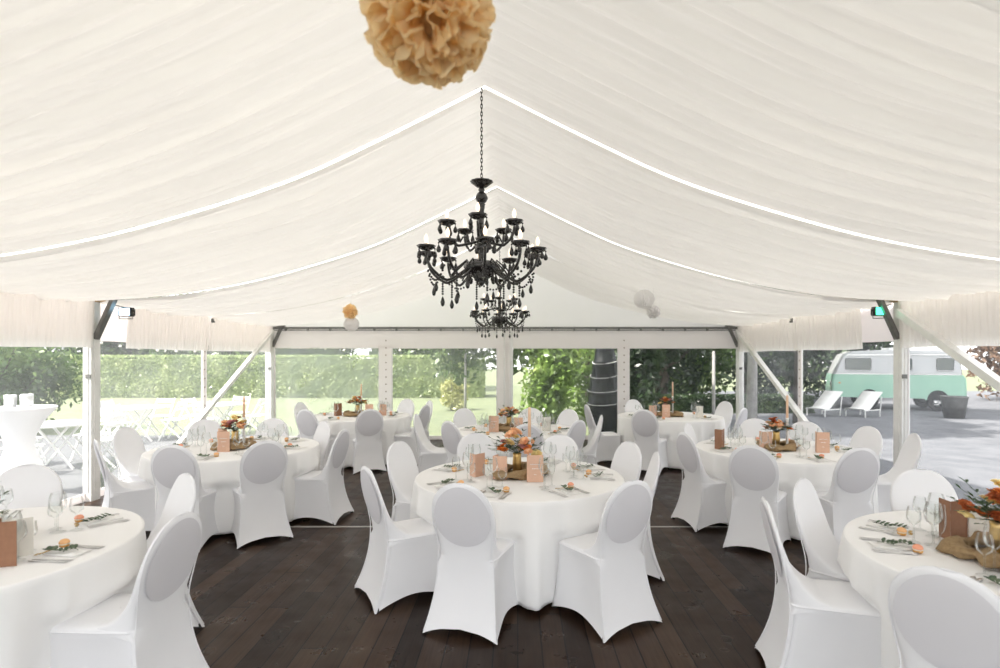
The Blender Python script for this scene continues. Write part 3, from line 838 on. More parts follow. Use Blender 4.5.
# brown menu leaning low on the right front table
g = MB(); g.box((0, 0, .0), (.22, .16, .003)); t = thing('open_menu', (2.27, 2.40, ZC+.062), -.25, 'large brown menu with white writing propped on the right front table', 'menu')
o = g.build('sheet', 'kraft', t, smooth=False); o.rotation_euler = (.62, 0, 0)
for k, (w_, yy_) in enumerate(((.10, .03), (.08, .0), (.03, -.035))):
    pts = [(-w_/2+w_*q/24+.03, yy_+.006*sin(q*2.1), .003) for q in range(25)]; g = MB(); g.tube(pts, .0013, 4)
    o = g.build('handwritten_line', 'ink', t); o.rotation_euler = (.62, 0, 0)

# ================================================================ CHANDELIERS
def chandelier(x, y, ztop, chain_top, label):
    """ztop = height of the top dish; arms and drops hang from the turned column below it"""
    t = thing('chandelier', (x, y, ztop), 0.0, label, 'chandelier', 'black chandeliers')
    g = MB(); zc = chain_top-ztop; n = int(zc/.03)
    for k in range(n):
        z = .02+k*.03; pts = []
        for q in range(10):
            a = 2*PI*q/10; u_, v_ = .0075*cos(a), .021*sin(a)
            pts.append((u_, 0, z+v_) if k % 2 else (0, u_, z+v_))
        g.tube(pts, .0034, 5, True)
    g.build('chain', 'chain', t)
    sc = lambda th, z: 1+.05*sin(12*th)
    g = MB(); g.lathe([(.01, -.045), (.035, -.04), (.07, -.012), (.086, .0), (.088, .006), (.07, -.002), (.03, -.02), (.006, -.02), (.006, .03)], 36, fn=sc); g.build('top_dish', 'black', t)
    g = MB()
    g.lathe([(.018, -.045), (.026, -.06), (.020, -.075), (.036, -.09), (.049, -.118), (.049, -.13), (.034, -.155), (.022, -.165), (.030, -.172), (.026, -.18), (.020, -.23), (.026, -.26), (.018, -.275), (.018, -.34),
             (.03, -.36), (.02, -.40), (.03, -.47), (.05, -.50), (.03, -.53), (.025, -.60), (.05, -.64), (.03, -.68), (.02, -.72)], 20)
    g.build('column', 'black', t)
    g = MB(); g.lathe([(.02, -.60), (.10, -.62), (.13, -.64), (.135, -.66), (.11, -.70), (.06, -.745), (.02, -.76), (.03, -.775), (.012, -.80), (.001, -.81)], 36, fn=sc); g.build('body_bowl', 'black', t)
    drops = []; 
    def drop(px, py, pz, L=.05, R_=.014, part='crystal_drop'):
        g = MB(); g.ball((px, py, pz-.008), .007, 8, 5); g.lathe([(.002, 0), (.004, -.012), (R_*.75, -L*.45), (R_, -L*.68), (R_*.7, -L*.92), (.001, -L)], 8, (px, py, pz-.014)); return g.build(part, 'black', t)
    nd = 0
    for tier, (nA, R_, zcup, zroot, zlow, ph) in enumerate(((10, .44, -.555, -.64, -.765, -PI/2+.12), (5, .27, -.345, -.46, -.50, -.35))):
        for k in range(nA):
            a = 2*PI*k/nA+ph; e = Vector((cos(a), sin(a), 0)); pts = []
            key = [(.03, zroot), (.09, zroot-.02), (.20*R_/.45+.05, zlow), (R_*.72, zlow+.005), (R_*.93, (zlow+zcup)/2-.02), (R_, zcup-.035), (R_, zcup)]
            for q in range(19):
                s_ = q/18*(len(key)-1); i = min(len(key)-2, int(s_)); 
                xs = list(range(len(key))); r_ = smooth_curve(xs, [p[0] for p in key], s_+1e-6); z_ = smooth_curve(xs, [p[1] for p in key], s_+1e-6)
                pts.append(e*r_+Vector((0, 0, z_)))
            g = MB(); g.tube(pts, .0105, 8); g.tube([pts[3]+Vector((0, 0, .0)), pts[3]+Vector((0, 0, .05))+e*.03, pts[5]+Vector((0, 0, .06)), pts[6]+Vector((0, 0, .025))], .007, 6)
            arm = g.build('arm', 'black', t)
            c = e*R_+Vector((0, 0, zcup))
            g = MB(); g.lathe([(.008, -.012), (.03, -.008), (.058, .008), (.070, .026), (.065, .028), (.04, .012), (.012, .008), (.012, .0)], 24, tuple(c), fn=lambda th, z: 1+.06*sin(8*th)); g.build('cup', 'black', arm)
            g = MB(); g.lathe([(.0105, .004), (.0105, .044), (.009, .046)], 12, tuple(c)); g.build('candle_sleeve', 'candle_sleeve', arm)
            g = MB(); g.lathe([(.006, .046), (.012, .058), (.015, .075), (.012, .094), (.005, .110), (.001, .116)], 12, tuple(c)); g.build('bulb', 'bulb', arm)
            for q in range(5 if tier == 0 else 5):
                th = a+2*PI*q/5+.4; px, py = c.x+.064*cos(th), c.y+.064*sin(th)
                drop(px, py, c.z+.012, .064+.014*(q % 2), .0175); nd += 1
    # bead strings swagged between the lower arms, one long drop each
    for k in range(8):
        a0, a1 = 2*PI*k/8+.2, 2*PI*(k+1)/8+.2
        g = MB(); A = Vector((cos(a0)*.42, sin(a0)*.42, -.60)); B = Vector((cos(a1)*.42, sin(a1)*.42, -.60))
        for q in range(1, 12):
            s_ = q/12; p = A.lerp(B, s_)+Vector((0, 0, -.16*4*s_*(1-s_)*.8-.06)); g.ball(p, .0095, 6, 4)
        p = A.lerp(B, .5)+Vector((0, 0, -.20)); g.lathe([(.002, 0), (.008, -.015), (.017, -.045), (.011, -.068), (.001, -.075)], 10, tuple(p))
        g.build('bead_string', 'black', t)
    for k in range(10):
        a0 = 2*PI*k/10; p = Vector((cos(a0)*.11, sin(a0)*.11, -.70)); drop(p.x, p.y, p.z, .07, .017)
    for k in range(8):
        a0 = 2*PI*k/8+.2; g = MB(); r_ = .30
        for q in range(8): g.ball((cos(a0)*r_, sin(a0)*r_, -.74-q*.019), .0095, 6, 4)
        g.lathe([(.002, 0), (.009, -.015), (.018, -.045), (.011, -.07), (.001, -.078)], 10, (cos(a0)*r_, sin(a0)*r_, -.74-8*.019)); g.build('bead_string', 'black', t)
    return t
chandelier(-.275, 4.3, 3.11, 3.86, 'large black chandelier hanging nearest the camera')
chandelier(-.29, 9.3, 3.05, 3.86, 'small-looking black chandelier farther back, partly behind the near one')

# ================================================================ PAPER DECORATIONS
def pompom(name, loc, R_, matn, n, seed, label, hang):
    rnd = random.Random(seed); t = thing(name, loc, 0, label, 'paper decoration')
    g = MB()
    for k in range(n):
        z = 1-2*(k+.5)/n; th = k*2.39996; rr = math.sqrt(1-z*z); d = Vector((rr*cos(th), rr*sin(th), z))
        d = (d+Vector((rnd.random()-.5, rnd.random()-.5, rnd.random()-.5))*.35).normalized()
        a = d.cross(Vector((rnd.random()-.5, rnd.random()-.5, rnd.random()-.5))).normalized(); b = d.cross(a)
        L = R_*(.86+.16*rnd.random()); w = R_*(.25+.12*rnd.random()); curl = (rnd.random()-.4)*.5; P = []
        for i in range(6):
            s_ = i/5; row = []
            for j in range(7):
                q = j/6*2-1
                prof = math.sqrt(max(0, 1-(max(0, s_-.72)/.28)**2*.75)) if s_ > .72 else 1
                ww = w*(.12+.95*s_**1.3)*prof
                p = d*L*(.25+.75*s_-.07*abs(q)**2*s_)+a*q*ww+b*(ww*.5*(q*q)-ww*.35+curl*w*s_**3+.05*R_*sin(q*5+k)*s_)
                row.append(p)
            P.append(row)
        g.quad_grid(P)
    g.ball((0, 0, 0), R_*.5, 14, 9)
    g.build('tissue_petals', matn, t)
    g = MB(); g.tube([(0, 0, R_*.2), (0, 0, hang-loc[2]-.05)], .0016, 5); g.build('thread', 'thread', t)
    return t
pompom('paper_pompom', (-.268, 1.70, 2.80), .208, 'pom_orange', 250, 1, 'large apricot tissue pompom hanging at the top of the view', 3.86)
def honeycomb(loc, R_, matn, label, hang):
    t = thing('honeycomb_ball', loc, 0, label, 'paper decoration'); g = MB()
    n, m = 96, 16; P = []
    for i in range(m+1):
        ph = PI*i/m; row = []
        for k in range(n):
            th = 2*PI*k/n; r_ = R_*(sin(ph))*(1+.055*(1 if k % 4 < 2 else -1)*min(1, sin(ph)*2))+.0008
            row.append((r_*cos(th), r_*sin(th), -R_*cos(ph)))
        P.append(row)
    g.quad_grid(P, False, True); g.build('paper_cells', matn, t)
    g = MB(); g.tube([(0, 0, R_*.9), (0, 0, hang-loc[2]-.05)], .0016, 5); g.build('thread', 'thread', t)
honeycomb((1.95, 8.5, 2.64), .148, 'pom_white', 'white honeycomb paper ball high on the right', hlin(2.2))
pompom('paper_pompom', (2.08, 8.45, 2.44), .112, 'pom_white', 90, 3, 'small white tissue pompom under the white honeycomb ball', hlin(2.33))
pompom('paper_pompom', (-2.56, 8.5, 2.455), .122, 'pom_orange', 90, 4, 'small orange tissue pompom far left above the rear table', hlin(2.33))
honeycomb((-2.57, 8.6, 2.27), .112, 'pom_white', 'white paper ball below the small orange pompom', hlin(2.33))

# ================================================================ FLOODLIGHTS
def flood(x, y, z, s, col, name):
    t = thing('floodlight', (x, y, z), 0, 'small floodlight glowing %s on the %s tent brace' % (name, 'left' if s > 0 else 'right'), 'light')
    g = MB(); g.box((0, 0, 0), (.15, .07, .11)); g.box((0, .045, 0), (.11, .03, .08))
    for q in range(5): g.box((-.05+q*.025, .07, 0), (.006, .03, .08))
    o = g.build('housing', 'rubber', t, smooth=False)
    g = MB(); g.box((0, -.038, 0), (.125, .006, .088)); g.build('lamp_face', glow_mat('lens_'+name, col, 1.6), t, smooth=False)
    g = MB(); g.tube([(-.085, 0, .0), (-.085, -.01, -.085), (.085, -.01, -.085), (.085, 0, .0)], .006, 6); g.tube([(s*-.16, 0, .09), (s*.10, .0, .03)], .006, 6); g.build('bracket', 'darkalu', t)
flood(-4.90, 6.95, 2.32, 1, (.45, .75, 1.0), 'blue')
flood(4.48, 6.85, 2.32, -1, (.05, .80, .38), 'green')
# small clips where the valance pieces meet
for x, s in ((XL+.14, 1), (XR-.14, -1)):
    g = MB(); g.box((x, 9.3, 2.37), (.02, .05, .07)); g.box((x+s*.02, 9.3, 2.35), (.03, .02, .03))
    tag(g.build('valance_clip', 'darkalu', smooth=False), 'small metal clip joining the %s valance' % ('left' if s > 0 else 'right'), 'clip')

# ================================================================ OUTSIDE
g = MB(); g.box((0, 30, -.16), (140, 120, .1)); struct(g.build('ground', 'lawn', smooth=False), 'green lawn around the tent')
g = MB(); g.box((0, -9.5, -.10), (30, 17, .05)); struct(g.build('forecourt', 'patio_pale', smooth=False), 'added gravel before the open end of the tent')  # unseen ground added to control bounce light into the tent
g = MB(); g.box((-9.8, 6.2, -.095), (8.6, 13.6, .05)); struct(g.build('patio', 'patio', smooth=False), 'pale patio left of the tent')
g = MB(); g.box((24, 13, -.09), (38, 34, .06)); struct(g.build('driveway', 'gravel', smooth=False), 'pale gravel drive right of the tent')
def leaves(center, half, n, size, shape='ell', seed=0, shell=.55):
    r = np.random.default_rng(seed)
    if shape == 'ell':
        d = r.normal(size=(n, 3)); d /= np.linalg.norm(d, axis=1)[:, None]
        rad = shell+(1-shell)*r.random(n)**.5
        lump = 1+.16*np.sin(d[:, 0]*5+seed)*np.sin(d[:, 2]*6+seed*2)+.10*np.sin(d[:, 1]*9+seed)
        p = d*(rad*lump)[:, None]*np.array(half)
    elif shape == 'cyl':
        th = r.random(n)*2*PI; rr = np.sqrt(r.random(n)); p = np.stack([rr*np.cos(th)*half[0], rr*np.sin(th)*half[1], (r.random(n)*2-1)*half[2]], 1)
    else:
        p = (r.random((n, 3))*2-1)
        f_ = r.random(n)
        p[:, 1] = np.where(f_ < .62, -1+.10*r.random(n), p[:, 1]); p[:, 2] = np.where((f_ >= .62) & (f_ < .88), 1-.06*r.random(n)+.0, p[:, 2]); p[:, 0] = np.where(f_ > .95, np.sign(p[:, 0])*.995, p[:, 0])
        p = p*np.array(half)
    p = p+np.array(center)
    a = r.normal(size=(n, 3)); a /= np.linalg.norm(a, axis=1)[:, None]
    b = np.cross(a, r.normal(size=(n, 3))); b /= np.linalg.norm(b, axis=1)[:, None]
    s = size*(.6+.8*r.random(n))[:, None]
    V = np.stack([p-a*s, p+b*s*.45, p+a*s, p-b*s*.45], 1).reshape(-1, 3)
    return V
def leaf_obj(name, Vs, matn, parent=None, loc=None):
    V = np.concatenate(Vs); n = len(V)//4; me = bpy.data.meshes.new(name)
    me.vertices.add(len(V)); me.vertices.foreach_set('co', V.astype(np.float32).ravel())
    me.loops.add(len(V)); me.loops.foreach_set('vertex_index', np.arange(len(V), dtype=np.int32))
    me.polygons.add(n); me.polygons.foreach_set('loop_start', np.arange(0, len(V), 4, dtype=np.int32)); me.polygons.foreach_set('loop_total', np.full(n, 4, dtype=np.int32))
    me.materials.append(M[matn]); me.update(calc_edges=True); me.validate()
    o = bpy.data.objects.new(name, me); COL.objects.link(o)
    if parent: o.parent = parent
    if loc: o.location = loc
    return o
def hedge(x0, x1, y, h, d, n, label, seed, matn='leaf_hedge'):
    t = thing('hedge', ((x0+x1)/2, y+d/2, -.11), 0, label, 'hedge')
    hx = (x1-x0)/2
    leaf_obj('foliage', [leaves((0, 0, h/2), (hx, d/2, h/2), n, .075, 'box', seed)], matn, t)
    g = MB(); g.box((0, .0, h/2-.06), (2*hx-.2, d-.24, h-.2)); g.build('inner_growth', 'leaf_hedge', t, smooth=False)
def tree(x, y, h, crown, label, matn, seed, n=5000, trunk=.16, size=.11, cb=None, barkm='bark', blobs=6, cat='tree', off=(0, 0)):
    t = thing('tree' if cat == 'tree' else 'shrub', (x, y, -.11), 0, label, cat); rnd = random.Random(seed)
    cz = h-crown[2]; Vs = []
    for k in range(blobs):
        th = rnd.random()*6.28; rr = .55*rnd.random()**.5; c = (off[0]+crown[0]*rr*cos(th), off[1]+crown[1]*rr*sin(th), cz+crown[2]*(rnd.random()*1.2-.65))
        Vs.append(leaves(c, tuple(v*(.42+.22*rnd.random()) for v in crown), n//blobs, size, 'ell', seed*7+k, .25))
    leaf_obj('crown' if cat == 'tree' else 'foliage', Vs, matn, t)
    g = MB(); top = cz+crown[2]*.3
    g.tube([(0, 0, 0), (trunk*.3, 0, top*.3), (-trunk*.2, .1, top*.65), (.05, 0, top)], [trunk*1.25, trunk, trunk*.75, trunk*.3], 10)
    for k in range(7):
        th = k*2.4; z0 = lerp(.35, .85, k/7)*top; g.tube([(0, 0, z0), (cos(th)*crown[0]*.3, sin(th)*crown[1]*.3, z0+.3), (off[0]*.8+cos(th)*crown[0]*.6, off[1]*.8+sin(th)*crown[1]*.6, z0+.9+.5*abs(off[0]))], [trunk*.4, trunk*.25, trunk*.08], 6)
    g.build('trunk' if cat == 'tree' else 'stems', barkm, t)
hedge(-34, -1.5, 25.5, 1.95, 1.6, 30000, 'long clipped pale green hedge behind the lawn on the left', 1)
# dark trees behind the hedge
for i, (x, y, h, c, m_, lb) in enumerate((
    (-31, 32, 6.5, (4.5, 3, 3.4), 'leaf_dark', 'dark tree at the far left end behind the hedge'),
    (-24, 33, 7, (4.5, 3, 3.6), 'leaf_dark', 'dark tree second from the left behind the hedge'),
    (-17.5, 32, 6, (4, 3, 3.2), 'leaf_mid', 'mid green tree behind the hedge left of the near tent post'),
    (-11.5, 31, 6.3, (4, 3, 3.2), 'leaf_mid', 'mid green tree behind the hedge at the tent corner'),
    (-5.5, 31.5, 6.3, (3.8, 3, 3.3), 'leaf_mid', 'mid green tree behind the right end of the hedge'))):
    tree(x, y, h, c, lb, m_, 30+i, 12000, .2, .17, blobs=18)
tree(-12.6, 13.4, 3.0, (1.9, 1.5, 1.6), 'big dark round bush outside the left wall', 'leaf_mid', 41, 9000, .08, .075, cat='shrub', blobs=9)
tree(-2.3, 19.5, 1.25, (.75, .6, .62), 'small yellow-green round bush on the lawn', 'leaf_yellow', 42, 3500, .04, .05, cat='shrub', blobs=5)
tree(-.36, 15.2, 4.6, (1.6, 1.2, 1.55), 'leafy tree with low drooping branches behind the middle window', 'leaf_mid', 43, 7000, .07, .10, blobs=9, off=(-.7, 0))
tree(.95, 15.3, 4.2, (1.0, .9, 2.1), 'bright leafy tree left of the black covered object', 'leaf_bright', 44, 6500, .07, .09, blobs=9)
tree(2.15, 17.0, 4.4, (1.1, .9, 2.2), 'thin pale green tree with gaps in its crown', 'leaf_bright', 45, 3000, .07, .09, blobs=8)
tree(3.4, 15.6, 4.6, (.9, 1.0, 2.35), 'dark evergreen right behind the black covered object', 'leaf_dark', 46, 6000, .12, .09, blobs=9)
tree(4.9, 19, 6.2, (2.0, 1.6, 3.0), 'dark broad tree in the right-hand rear window', 'leaf_dark', 47, 9000, .25, .11, blobs=12)
tree(6.6, 21, 6.4, (2.2, 1.8, 3.2), 'dark green tree beside the pale pole', 'leaf_mid', 48, 9000, .2, .12, blobs=12)
tree(8.9, 22, 6.6, (2.4, 1.8, 3.3), 'dark tree behind the right tent corner', 'leaf_dark', 49, 9000, .2, .12, blobs=12)
tree(11.5, 23, 6.4, (2.4, 1.8, 3.2), 'dark tree left of the camper van', 'leaf_dark', 50, 9000, .2, .12, blobs=12)
tree(15.0, 26, 7.2, (3.2, 2, 3.6), 'dark tree behind the camper van', 'leaf_dark', 51, 8000, .2, .14, blobs=10)
tree(1.6, 27, 6.4, (3.4, 2, 3.2), 'distant green tree seen between the nearer trees', 'leaf_mid', 52, 6000, .2, .14, blobs=9)
tree(6.0, 29, 7.4, (4.4, 2, 3.7), 'farthest dark tree behind the right rear window', 'leaf_dark', 53, 9000, .2, .15, blobs=12)
tree(18.6, 18.5, 4.6, (1.9, 1.8, 2.3), 'copper-leaved tree right of the camper van', 'leaf_copper', 54, 9000, .12, .10, blobs=11)
tree(21.5, 23, 6.5, (3.0, 2, 3.3), 'large brownish tree at the far right', 'leaf_copper', 55, 9000, .2, .13, blobs=11)
# tall shade trees on the drive: trunks and high crowns
tree(5.75, 13.6, 9.6, (3.8, 2.9, 2.0), 'tall shade tree leaning over the rear right tent corner', 'leaf_mid', 56, 14000, .13, .17, barkm='palebark', blobs=12, off=(-2.0, -1.4))
tree(12.5, 12.5, 10.5, (2.6, 2.4, 1.8), 'tall shade tree standing on the drive right of the tent', 'leaf_mid', 57, 9000, .2, .18, blobs=9, off=(-3.6, 1.6))
tree(-8.6, -3.8, 12.5, (4.4, 2.0, 1.7), 'unseen tall tree added left of the tent front to shade its roof', 'leaf_mid', 58, 16000, .2, .22, blobs=14, off=(1.6, .2))  # out of view, added to darken the near ceiling lining
tree(-1.0, -5.6, 13, (4.4, 2.2, 1.7), 'unseen tall tree added behind the open tent end to shade its roof', 'leaf_mid', 59, 16000, .2, .22, blobs=14, off=(0.6, 1.4))  # second unseen tree, added to dim the lining overhead
tree(7.75, 15.3, 11.5, (3.4, 2.3, 1.9), 'tall shade tree beside the lacing pole of the right wall', 'leaf_mid', 60, 14000, .11, .18, blobs=12, off=(-.8, -.8))
hedge(4.2, 9.6, 17.9, .6, .8, 7000, 'low dark planting along the drive', 2, 'leaf_dark')
# lacy grass clumps by the left wall
def grass_clump(x, y, seed, label, s=1.0):
    rnd = random.Random(seed); g = MB()
    for k in range(90):
        th = rnd.random()*6.28; L = (.35+.35*rnd.random())*s; lean = .25+.5*rnd.random(); P = []
        for i in range(5):
            q = i/4; c = Vector((cos(th)*lean*L*q*q+cos(th)*.05, sin(th)*lean*L*q*q+sin(th)*.05, L*q*(1-.25*q))); w = .008*(1-q*.9)
            P.append([c+Vector((-sin(th), cos(th), 0))*w, c-Vector((-sin(th), cos(th), 0))*w])
        g.quad_grid(P)
    o = g.build('grass_clump', 'leaf_mid', loc=(x, y, -.08)); tag(o, label, 'plant', 'grass clumps'); 
grass_clump(-5.75, 4.6, 1, 'green grass clump outside the left wall, nearest'); grass_clump(-5.85, 5.5, 2, 'green grass clump outside the left wall behind the nearest', 1.1); grass_clump(-5.8, 7.7, 3, 'green grass clump outside the left wall, farthest', .9)

# standing bar table with stretch cover
t = thing('standing_table', (-6.55, 7.3, -.07), 0, 'white stretch-covered standing table outside the left wall', 'table')
g = MB(); g.lathe([(.40, .0), (.37, .10), (.24, .35), (.155, .62), (.17, .80), (.27, 1.0), (.385, 1.145), (.39, 1.16), (.385, 1.168), (.001, 1.172)], 32, cap=False, fn=lambda th, z: 1+(.10*(1-z/.35)*cos(4*th) if z < .35 else 0)); g.build('stretch_cover', 'cover', t)
g = MB(); g.lathe([(.36, -.0), (.37, .012), (.05, .02)], 24); g.build('foot_plate', 'rubber', t)
for k, (dx, dy) in enumerate(((-.08, -.05), (.08, .0), (.0, .11))):
    g = MB(); g.lathe([(.055, 0), (.062, .005), (.066, .13), (.064, .16), (.060, .16), (.058, .02), (.001, .012)], 18)
    tag(g.build('tin_lantern', 'tin', loc=(-6.55+dx, 7.3+dy, 1.102)), ('left', 'right', 'rear')[k]+' silvery tin on the standing table outside', 'tin', 'tins on the standing table')
# white folding garden furniture
def garden_chair():
    t = thing('folding_chair', (0, 0, 0))
    for sx in (-.2, .2):
        g = MB(); g.bar((sx, .24, 0), (sx, -.20, .86), .022, .03); g.build('back_leg', 'white_paint', t, smooth=False)
        g = MB(); g.bar((sx*.9, -.26, 0), (sx*.9, .2, .46), .022, .03); g.build('front_leg', 'white_paint', t, smooth=False)
    g = MB()
    for k in range(6): g.box((0, -.16+k*.07, .455), (.40, .055, .015))
    g.build('seat', 'white_paint', t, smooth=False)
    g = MB(); g.box((0, -.17, .80), (.40, .018, .09)); g.box((0, -.13, .68), (.40, .018, .05)); g.build('backrest', 'white_paint', t, smooth=False)
    return t
def garden_table():
    t = thing('garden_table', (0, 0, 0))
    g = MB(); g.lathe([(.001, .70), (.46, .70), (.47, .71), (.47, .73), (.46, .74), (.001, .74)], 32); g.build('tabletop', 'white_paint', t, auto=40)
    for s in (-1, 1):
        g = MB(); g.bar((s*.30, -.26, 0), (-s*.22, -.22, .70), .035, .03); g.build('leg', 'white_paint', t, smooth=False)
        g = MB(); g.bar((s*.30, .26, 0), (-s*.22, .22, .70), .035, .03); g.build('leg', 'white_paint', t, smooth=False)
    return t
GT, GC = Proto(garden_table()), Proto(garden_chair())
gi = 0
for nm, x, y, s in (('nearest', -7.6, 9.2, 1.0), ('middle', -8.3, 12.2, 1.0), ('right-hand', -6.9, 13.0, 1)):
    GT.get((x, y, -.07), .3, 'white round garden table on the patio, %s of three' % nm, 'table', 'garden tables')
    for w_, a in (('left', PI*.95), ('right', .1), ('near', -PI/2), ('far', PI/2)):
        GC.get((x+.72*cos(a), y+.72*sin(a), -.07), a+PI/2, 'white folding chair at the %s side of the %s garden table' % (w_, nm), 'chair', 'white folding garden chairs')

# white deck loungers
def lounger():
    t = thing('deck_lounger', (0, 0, 0)); g = MB()
    P = []
    for i in range(13):
        q = i/12; x = lerp(-.45, .45, q); z = .22+.60*max(0, q-.3)**1.0*1.2
        P.append([(x, -.30, z), (x, .30, z), (x, .30, z+.03), (x, -.30, z+.03)])
    g.quad_grid(P, False, True); g.build('sling', 'white_paint', t)
    for y in (-.30, .30):
        g = MB(); g.bar((-.45, y, .21), (.3, y, .21), .03); g.bar((.3, y, 0), (.4, y, .6), .025); g.bar((-.4, y, 0), (-.4, y, .22), .025); g.build('side_frame', 'white_paint', t, smooth=False)
    return t
LG = Proto(lounger())
LG.get((9.6, 17.3, -.06), .45, 'white deck lounger left of the camper van', 'lounger', 'white loungers'); LG.get((10.7, 17.1, -.06), .45, 'white deck lounger in front of the camper van nose', 'lounger', 'white loungers')
# ---- camper van, side on
def van():
    t = thing('camper_van', (0, 0, -.06), 0, 'mint green and white vintage camper van parked on the drive', 'van')
    L0, L1, Wd = -2.25, 2.25, .88
    def section(x, z0, z1, belt): pass
    # outline in x-z : lower body and upper body, swept in y with tumblehome
    def sweep(outline, ys, name, matn, inset):
        g = MB(); P = []
        for y, k in ys:
            P.append([(x*k if abs(x) > 2.0 else x*(.5+.5*k), y, z if z < zm or k == 1 else lerp(zm, z, k)) for x, z in outline])
        b0 = g.quad_grid(P, False, True); n = len(outline)
        g.f.append(tuple(b0+j for j in range(n))); g.mi.append(0)
        g.f.append(tuple(b0+(len(P)-1)*n+j for j in reversed(range(n)))); g.mi.append(0)
        return g.build(name, matn, t, auto=35)
    zm = 1.3
    low = [(-2.18, .42), (-2.26, .55), (-2.27, .95), (-2.20, 1.22), (2.17, 1.22), (2.26, 1.1), (2.28, .55), (2.22, .42)]
    # wheel arches
    sweep(low, [(-Wd, .975), (-Wd+.05, 1), (Wd-.05, 1), (Wd, .975)], 'lower_body', 'van_mint', 0)
    up = [(-2.20, 1.22), (-1.98, 1.70), (-1.82, 1.93), (-1.5, 2.04), (0, 2.09), (1.7, 2.05), (1.98, 1.92), (2.12, 1.65), (2.17, 1.22)]
    sweep(up, [(-Wd+.005, .965), (-Wd+.10, .995), (-Wd+.3, 1), (Wd-.3, 1), (Wd-.10, .995), (Wd-.005, .965)], 'upper_body', 'van_white', 0)
    g = MB(); g.box((-.05, -Wd-.004, 1.235), (4.2, .014, .022)); g.box((.0, -Wd-.002, 1.90), (3.5, .03, .03)); g.build('chrome_trim', 'chrome', t, smooth=False)
    def win(xa, xb, za, zb):
        g = MB(); r = .06; pts = []
        for cx_, cz_, a0 in ((xb-r, zb-r, 0), (xa+r, zb-r, 90), (xa+r, za+r, 180), (xb-r, za+r, 270)):
            for q in range(5): a = math.radians(a0+q*22.5); pts.append((cx_+r*cos(a), cz_+r*sin(a)))
        y = -Wd-.002
        b = len(g.v); g.v += [(p[0], y, p[1]) for p in pts]+[(p[0], y+.03, p[1]) for p in pts]; n = len(pts)
        g.f.append(tuple(reversed(range(n)))); g.mi.append(0)
        for j in range(n): g.f.append((j, (j+1) % n, n+(j+1) % n, n+j)); g.mi.append(0)
        w = g.build('side_window', 'van_window', t, smooth=False)
        g = MB(); g.tube([(p[0], y-.004, p[1]) for p in pts], .014, 5, True); g.build('window_seal', 'chrome', w)
    for xa, xb in ((-1.80, -.88), (-.10, .50), (1.30, 1.86)): win(xa, xb, 1.36, 1.80)
    for wx in (-.95, 1.35):
        for s in (-1, 1):
            g = MB(); y0 = s*(Wd-.10)
            P = []
            for r_, yy in ((.18, -.09), (.31, -.09), (.335, -.06), (.335, .06), (.31, .09), (.18, .09)):
                P.append([(wx+r_*cos(2*PI*q/28), y0+yy, .335+r_*sin(2*PI*q/28)) for q in range(28)])
            g.quad_grid(P, True, True); w = g.build('wheel', 'tyre', t, auto=40)
            g = MB(); P = []
            for r_, yy in ((.19, -.05), (.18, -.092), (.12, -.085), (.10, -.11), (.04, -.118), (.001, -.118)):
                P.append([(wx+r_*cos(2*PI*q/28), y0+yy*(-s*-1), .335+r_*sin(2*PI*q/28)) for q in range(28)])
            g.quad_grid(P, False, True); g.build('hubcap', 'chrome', w)
        g = MB(); P = []
        for q in range(13):
            a = PI*q/12; P.append([(wx+rr*cos(a), -Wd-.006, .42+rr*.92*sin(a)-.04) for rr in (.36, .43)])
        g.quad_grid(P); P2 = [[(wx+.36*cos(PI*q/12), yy, .38+.33*sin(PI*q/12)) for yy in (-Wd-.006, -Wd+.2)] for q in range(13)]
        g.quad_grid(P2); g.m = 1
        g.face([(wx+.36*cos(PI*q/12), -Wd-.003, .38+.33*sin(PI*q/12)) for q in range(13)])
        g.build('wheel_arch', ['van_mint', 'tyre'], t)
    g = MB(); g.tube([(-2.30, -.8, .50), (-2.37, -.4, .50), (-2.38, 0, .5), (-2.37, .4, .50), (-2.30, .8, .50)], .06, 8); g.build('front_bumper', 'chrome', t)
    g = MB(); g.tube([(2.30, -.8, .50), (2.36, 0, .5), (2.30, .8, .50)], .06, 8); g.build('rear_bumper', 'chrome', t)
    g = MB(); g.box((-2.0, -Wd-.006, .92), (.07, .02, .04)); g.build('indicator_lamp', 'amber', t, smooth=False)
    for yy in (-.6, .6): g = MB(); g.lathe([(.001, .03), (.09, .02), (.10, 0)], 18); o = g.build('headlamp', 'chrome', t); o.rotation_euler = (0, -PI/2, 0); o.location = (-2.27, yy, .88)
    g = MB(); g.box((.8, 0, 2.12), (2.0, 1.1, .06)); g.build('roof_hatch', 'van_white', t, smooth=False)
    return t
v_ = van(); v_.location = (13.35, 19.8, -.06); v_.rotation_euler = (0, 0, -.38); v_.scale = (.86, 1, 1)
# planter pots and a folded garden chair in front of the van
def pot(x, y, s, label):
    t = thing('planter_pot', (x, y, -.06), 0, label, 'pot'); g = MB(); g.lathe([(.20*s, 0), (.27*s, .5*s), (.29*s, .52*s), (.26*s, .52*s), (.22*s, .1*s)], 20); g.build('pot_body', 'darkalu', t)
pot(13.1, 16.6, 1.25, 'grey tub standing in front of the camper van')
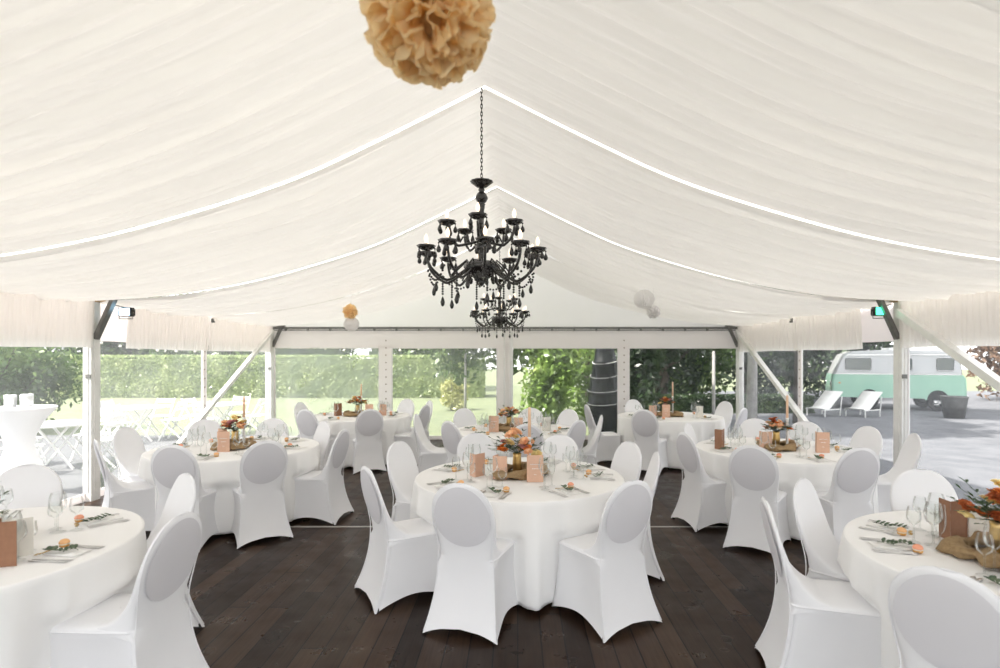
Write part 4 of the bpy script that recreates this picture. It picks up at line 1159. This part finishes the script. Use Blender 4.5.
# black glossy covered parasol outside the rear wall
t = thing('covered_parasol', (2.02, 12.75, -.10), 0, 'tall black glossy wrapped cover with pale curved bands behind the rear window', 'cover')
prof = [(.30, .0), (.36, .12), (.385, .35), (.38, .55), (.375, .72), (.385, .80), (.36, .86), (.37, 1.02), (.375, 1.10), (.35, 1.16), (.34, 1.34), (.335, 1.42), (.31, 1.47), (.29, 1.66), (.285, 1.74), (.25, 1.80), (.22, 1.98), (.16, 2.2), (.09, 2.45), (.02, 2.55)]
g = MB(); g.lathe(prof, 40, fn=lambda th, z: 1+.05*sin(3*th+z*5)+.03*sin(8*th+z*9)); g.build('vinyl_cover', 'black_gloss', t)
g = MB()
for z, r_ in ((.84, .385), (1.13, .375), (1.45, .335), (1.77, .285)):
    g.tube([((r_+.006)*(1+.05*sin(3*a+z*5))*cos(a), (r_+.006)*(1+.05*sin(3*a+z*5))*sin(a), z+.07*sin(a*1+.6)) for a in [2*PI*q/40 for q in range(40)]], .007, 6, True)
g.build('pale_band', 'white_paint', t)  # thin pale rings round the black cover
# pale pole seen in the right rear window
g = MB(); g.lathe([(.06, 0), (.05, .3), (.045, 2.0), (.03, 2.05)], 12); tag(g.build('pole', 'palebark', loc=(6.0, 16.9, -.11)), 'slim pale pole standing before the dark trees', 'pole')
# white bench / table glimpsed behind the bright trees
t = thing('garden_bench', (2.35, 21.5, -.11), 0, 'white garden bench glimpsed behind the bright trees', 'bench')
g = MB()
for k in range(4): g.box((0, -.2+k*.13, .45), (1.7, .11, .03))
g.build('seat', 'white_paint', t, smooth=False)
g = MB()
for k in range(3): g.box((0, .26, .62+k*.14), (1.7, .03, .09))
g.build('backrest', 'white_paint', t, smooth=False)
for sx in (-.75, .75):
    g = MB(); g.box((sx, -.18, .22), (.06, .06, .44)); g.box((sx, .24, .48), (.06, .06, .96)); g.build('leg', 'white_paint', t, smooth=False)
# string lights beyond the left corner
t = thing('string_lights', (-5, 15, 0), 0, 'string of small pale bulbs hung over the lawn on the left', 'lights'); g = MB(); pts = []
for k in range(41): q = k/40; pts.append((lerp(-6.5, 3.6, q), 0, 2.25-.28*4*((q*2) % 1)*(1-(q*2) % 1)))
g.tube(pts, .006, 5); g.build('cable', 'rubber', t)
for k in range(1, 40, 2):
    g = MB(); g.ball((pts[k][0], 0, pts[k][2]-.05), .035, 8, 6); g.build('bulb', 'cream_card', t)
for k, x in enumerate((-11.5, -1.4)):
    g = MB(); g.lathe([(.04, 0), (.03, 2.45), (.001, 2.47)], 10); tag(g.build('light_pole', 'palebark', loc=(x, 15, -.11)), '%s pole holding the string lights' % ('left', 'right')[k], 'pole')
# parasol over the van's far side
print('objects', len(bpy.data.objects), 'things', sum(1 for o in bpy.data.objects if o.parent is None))
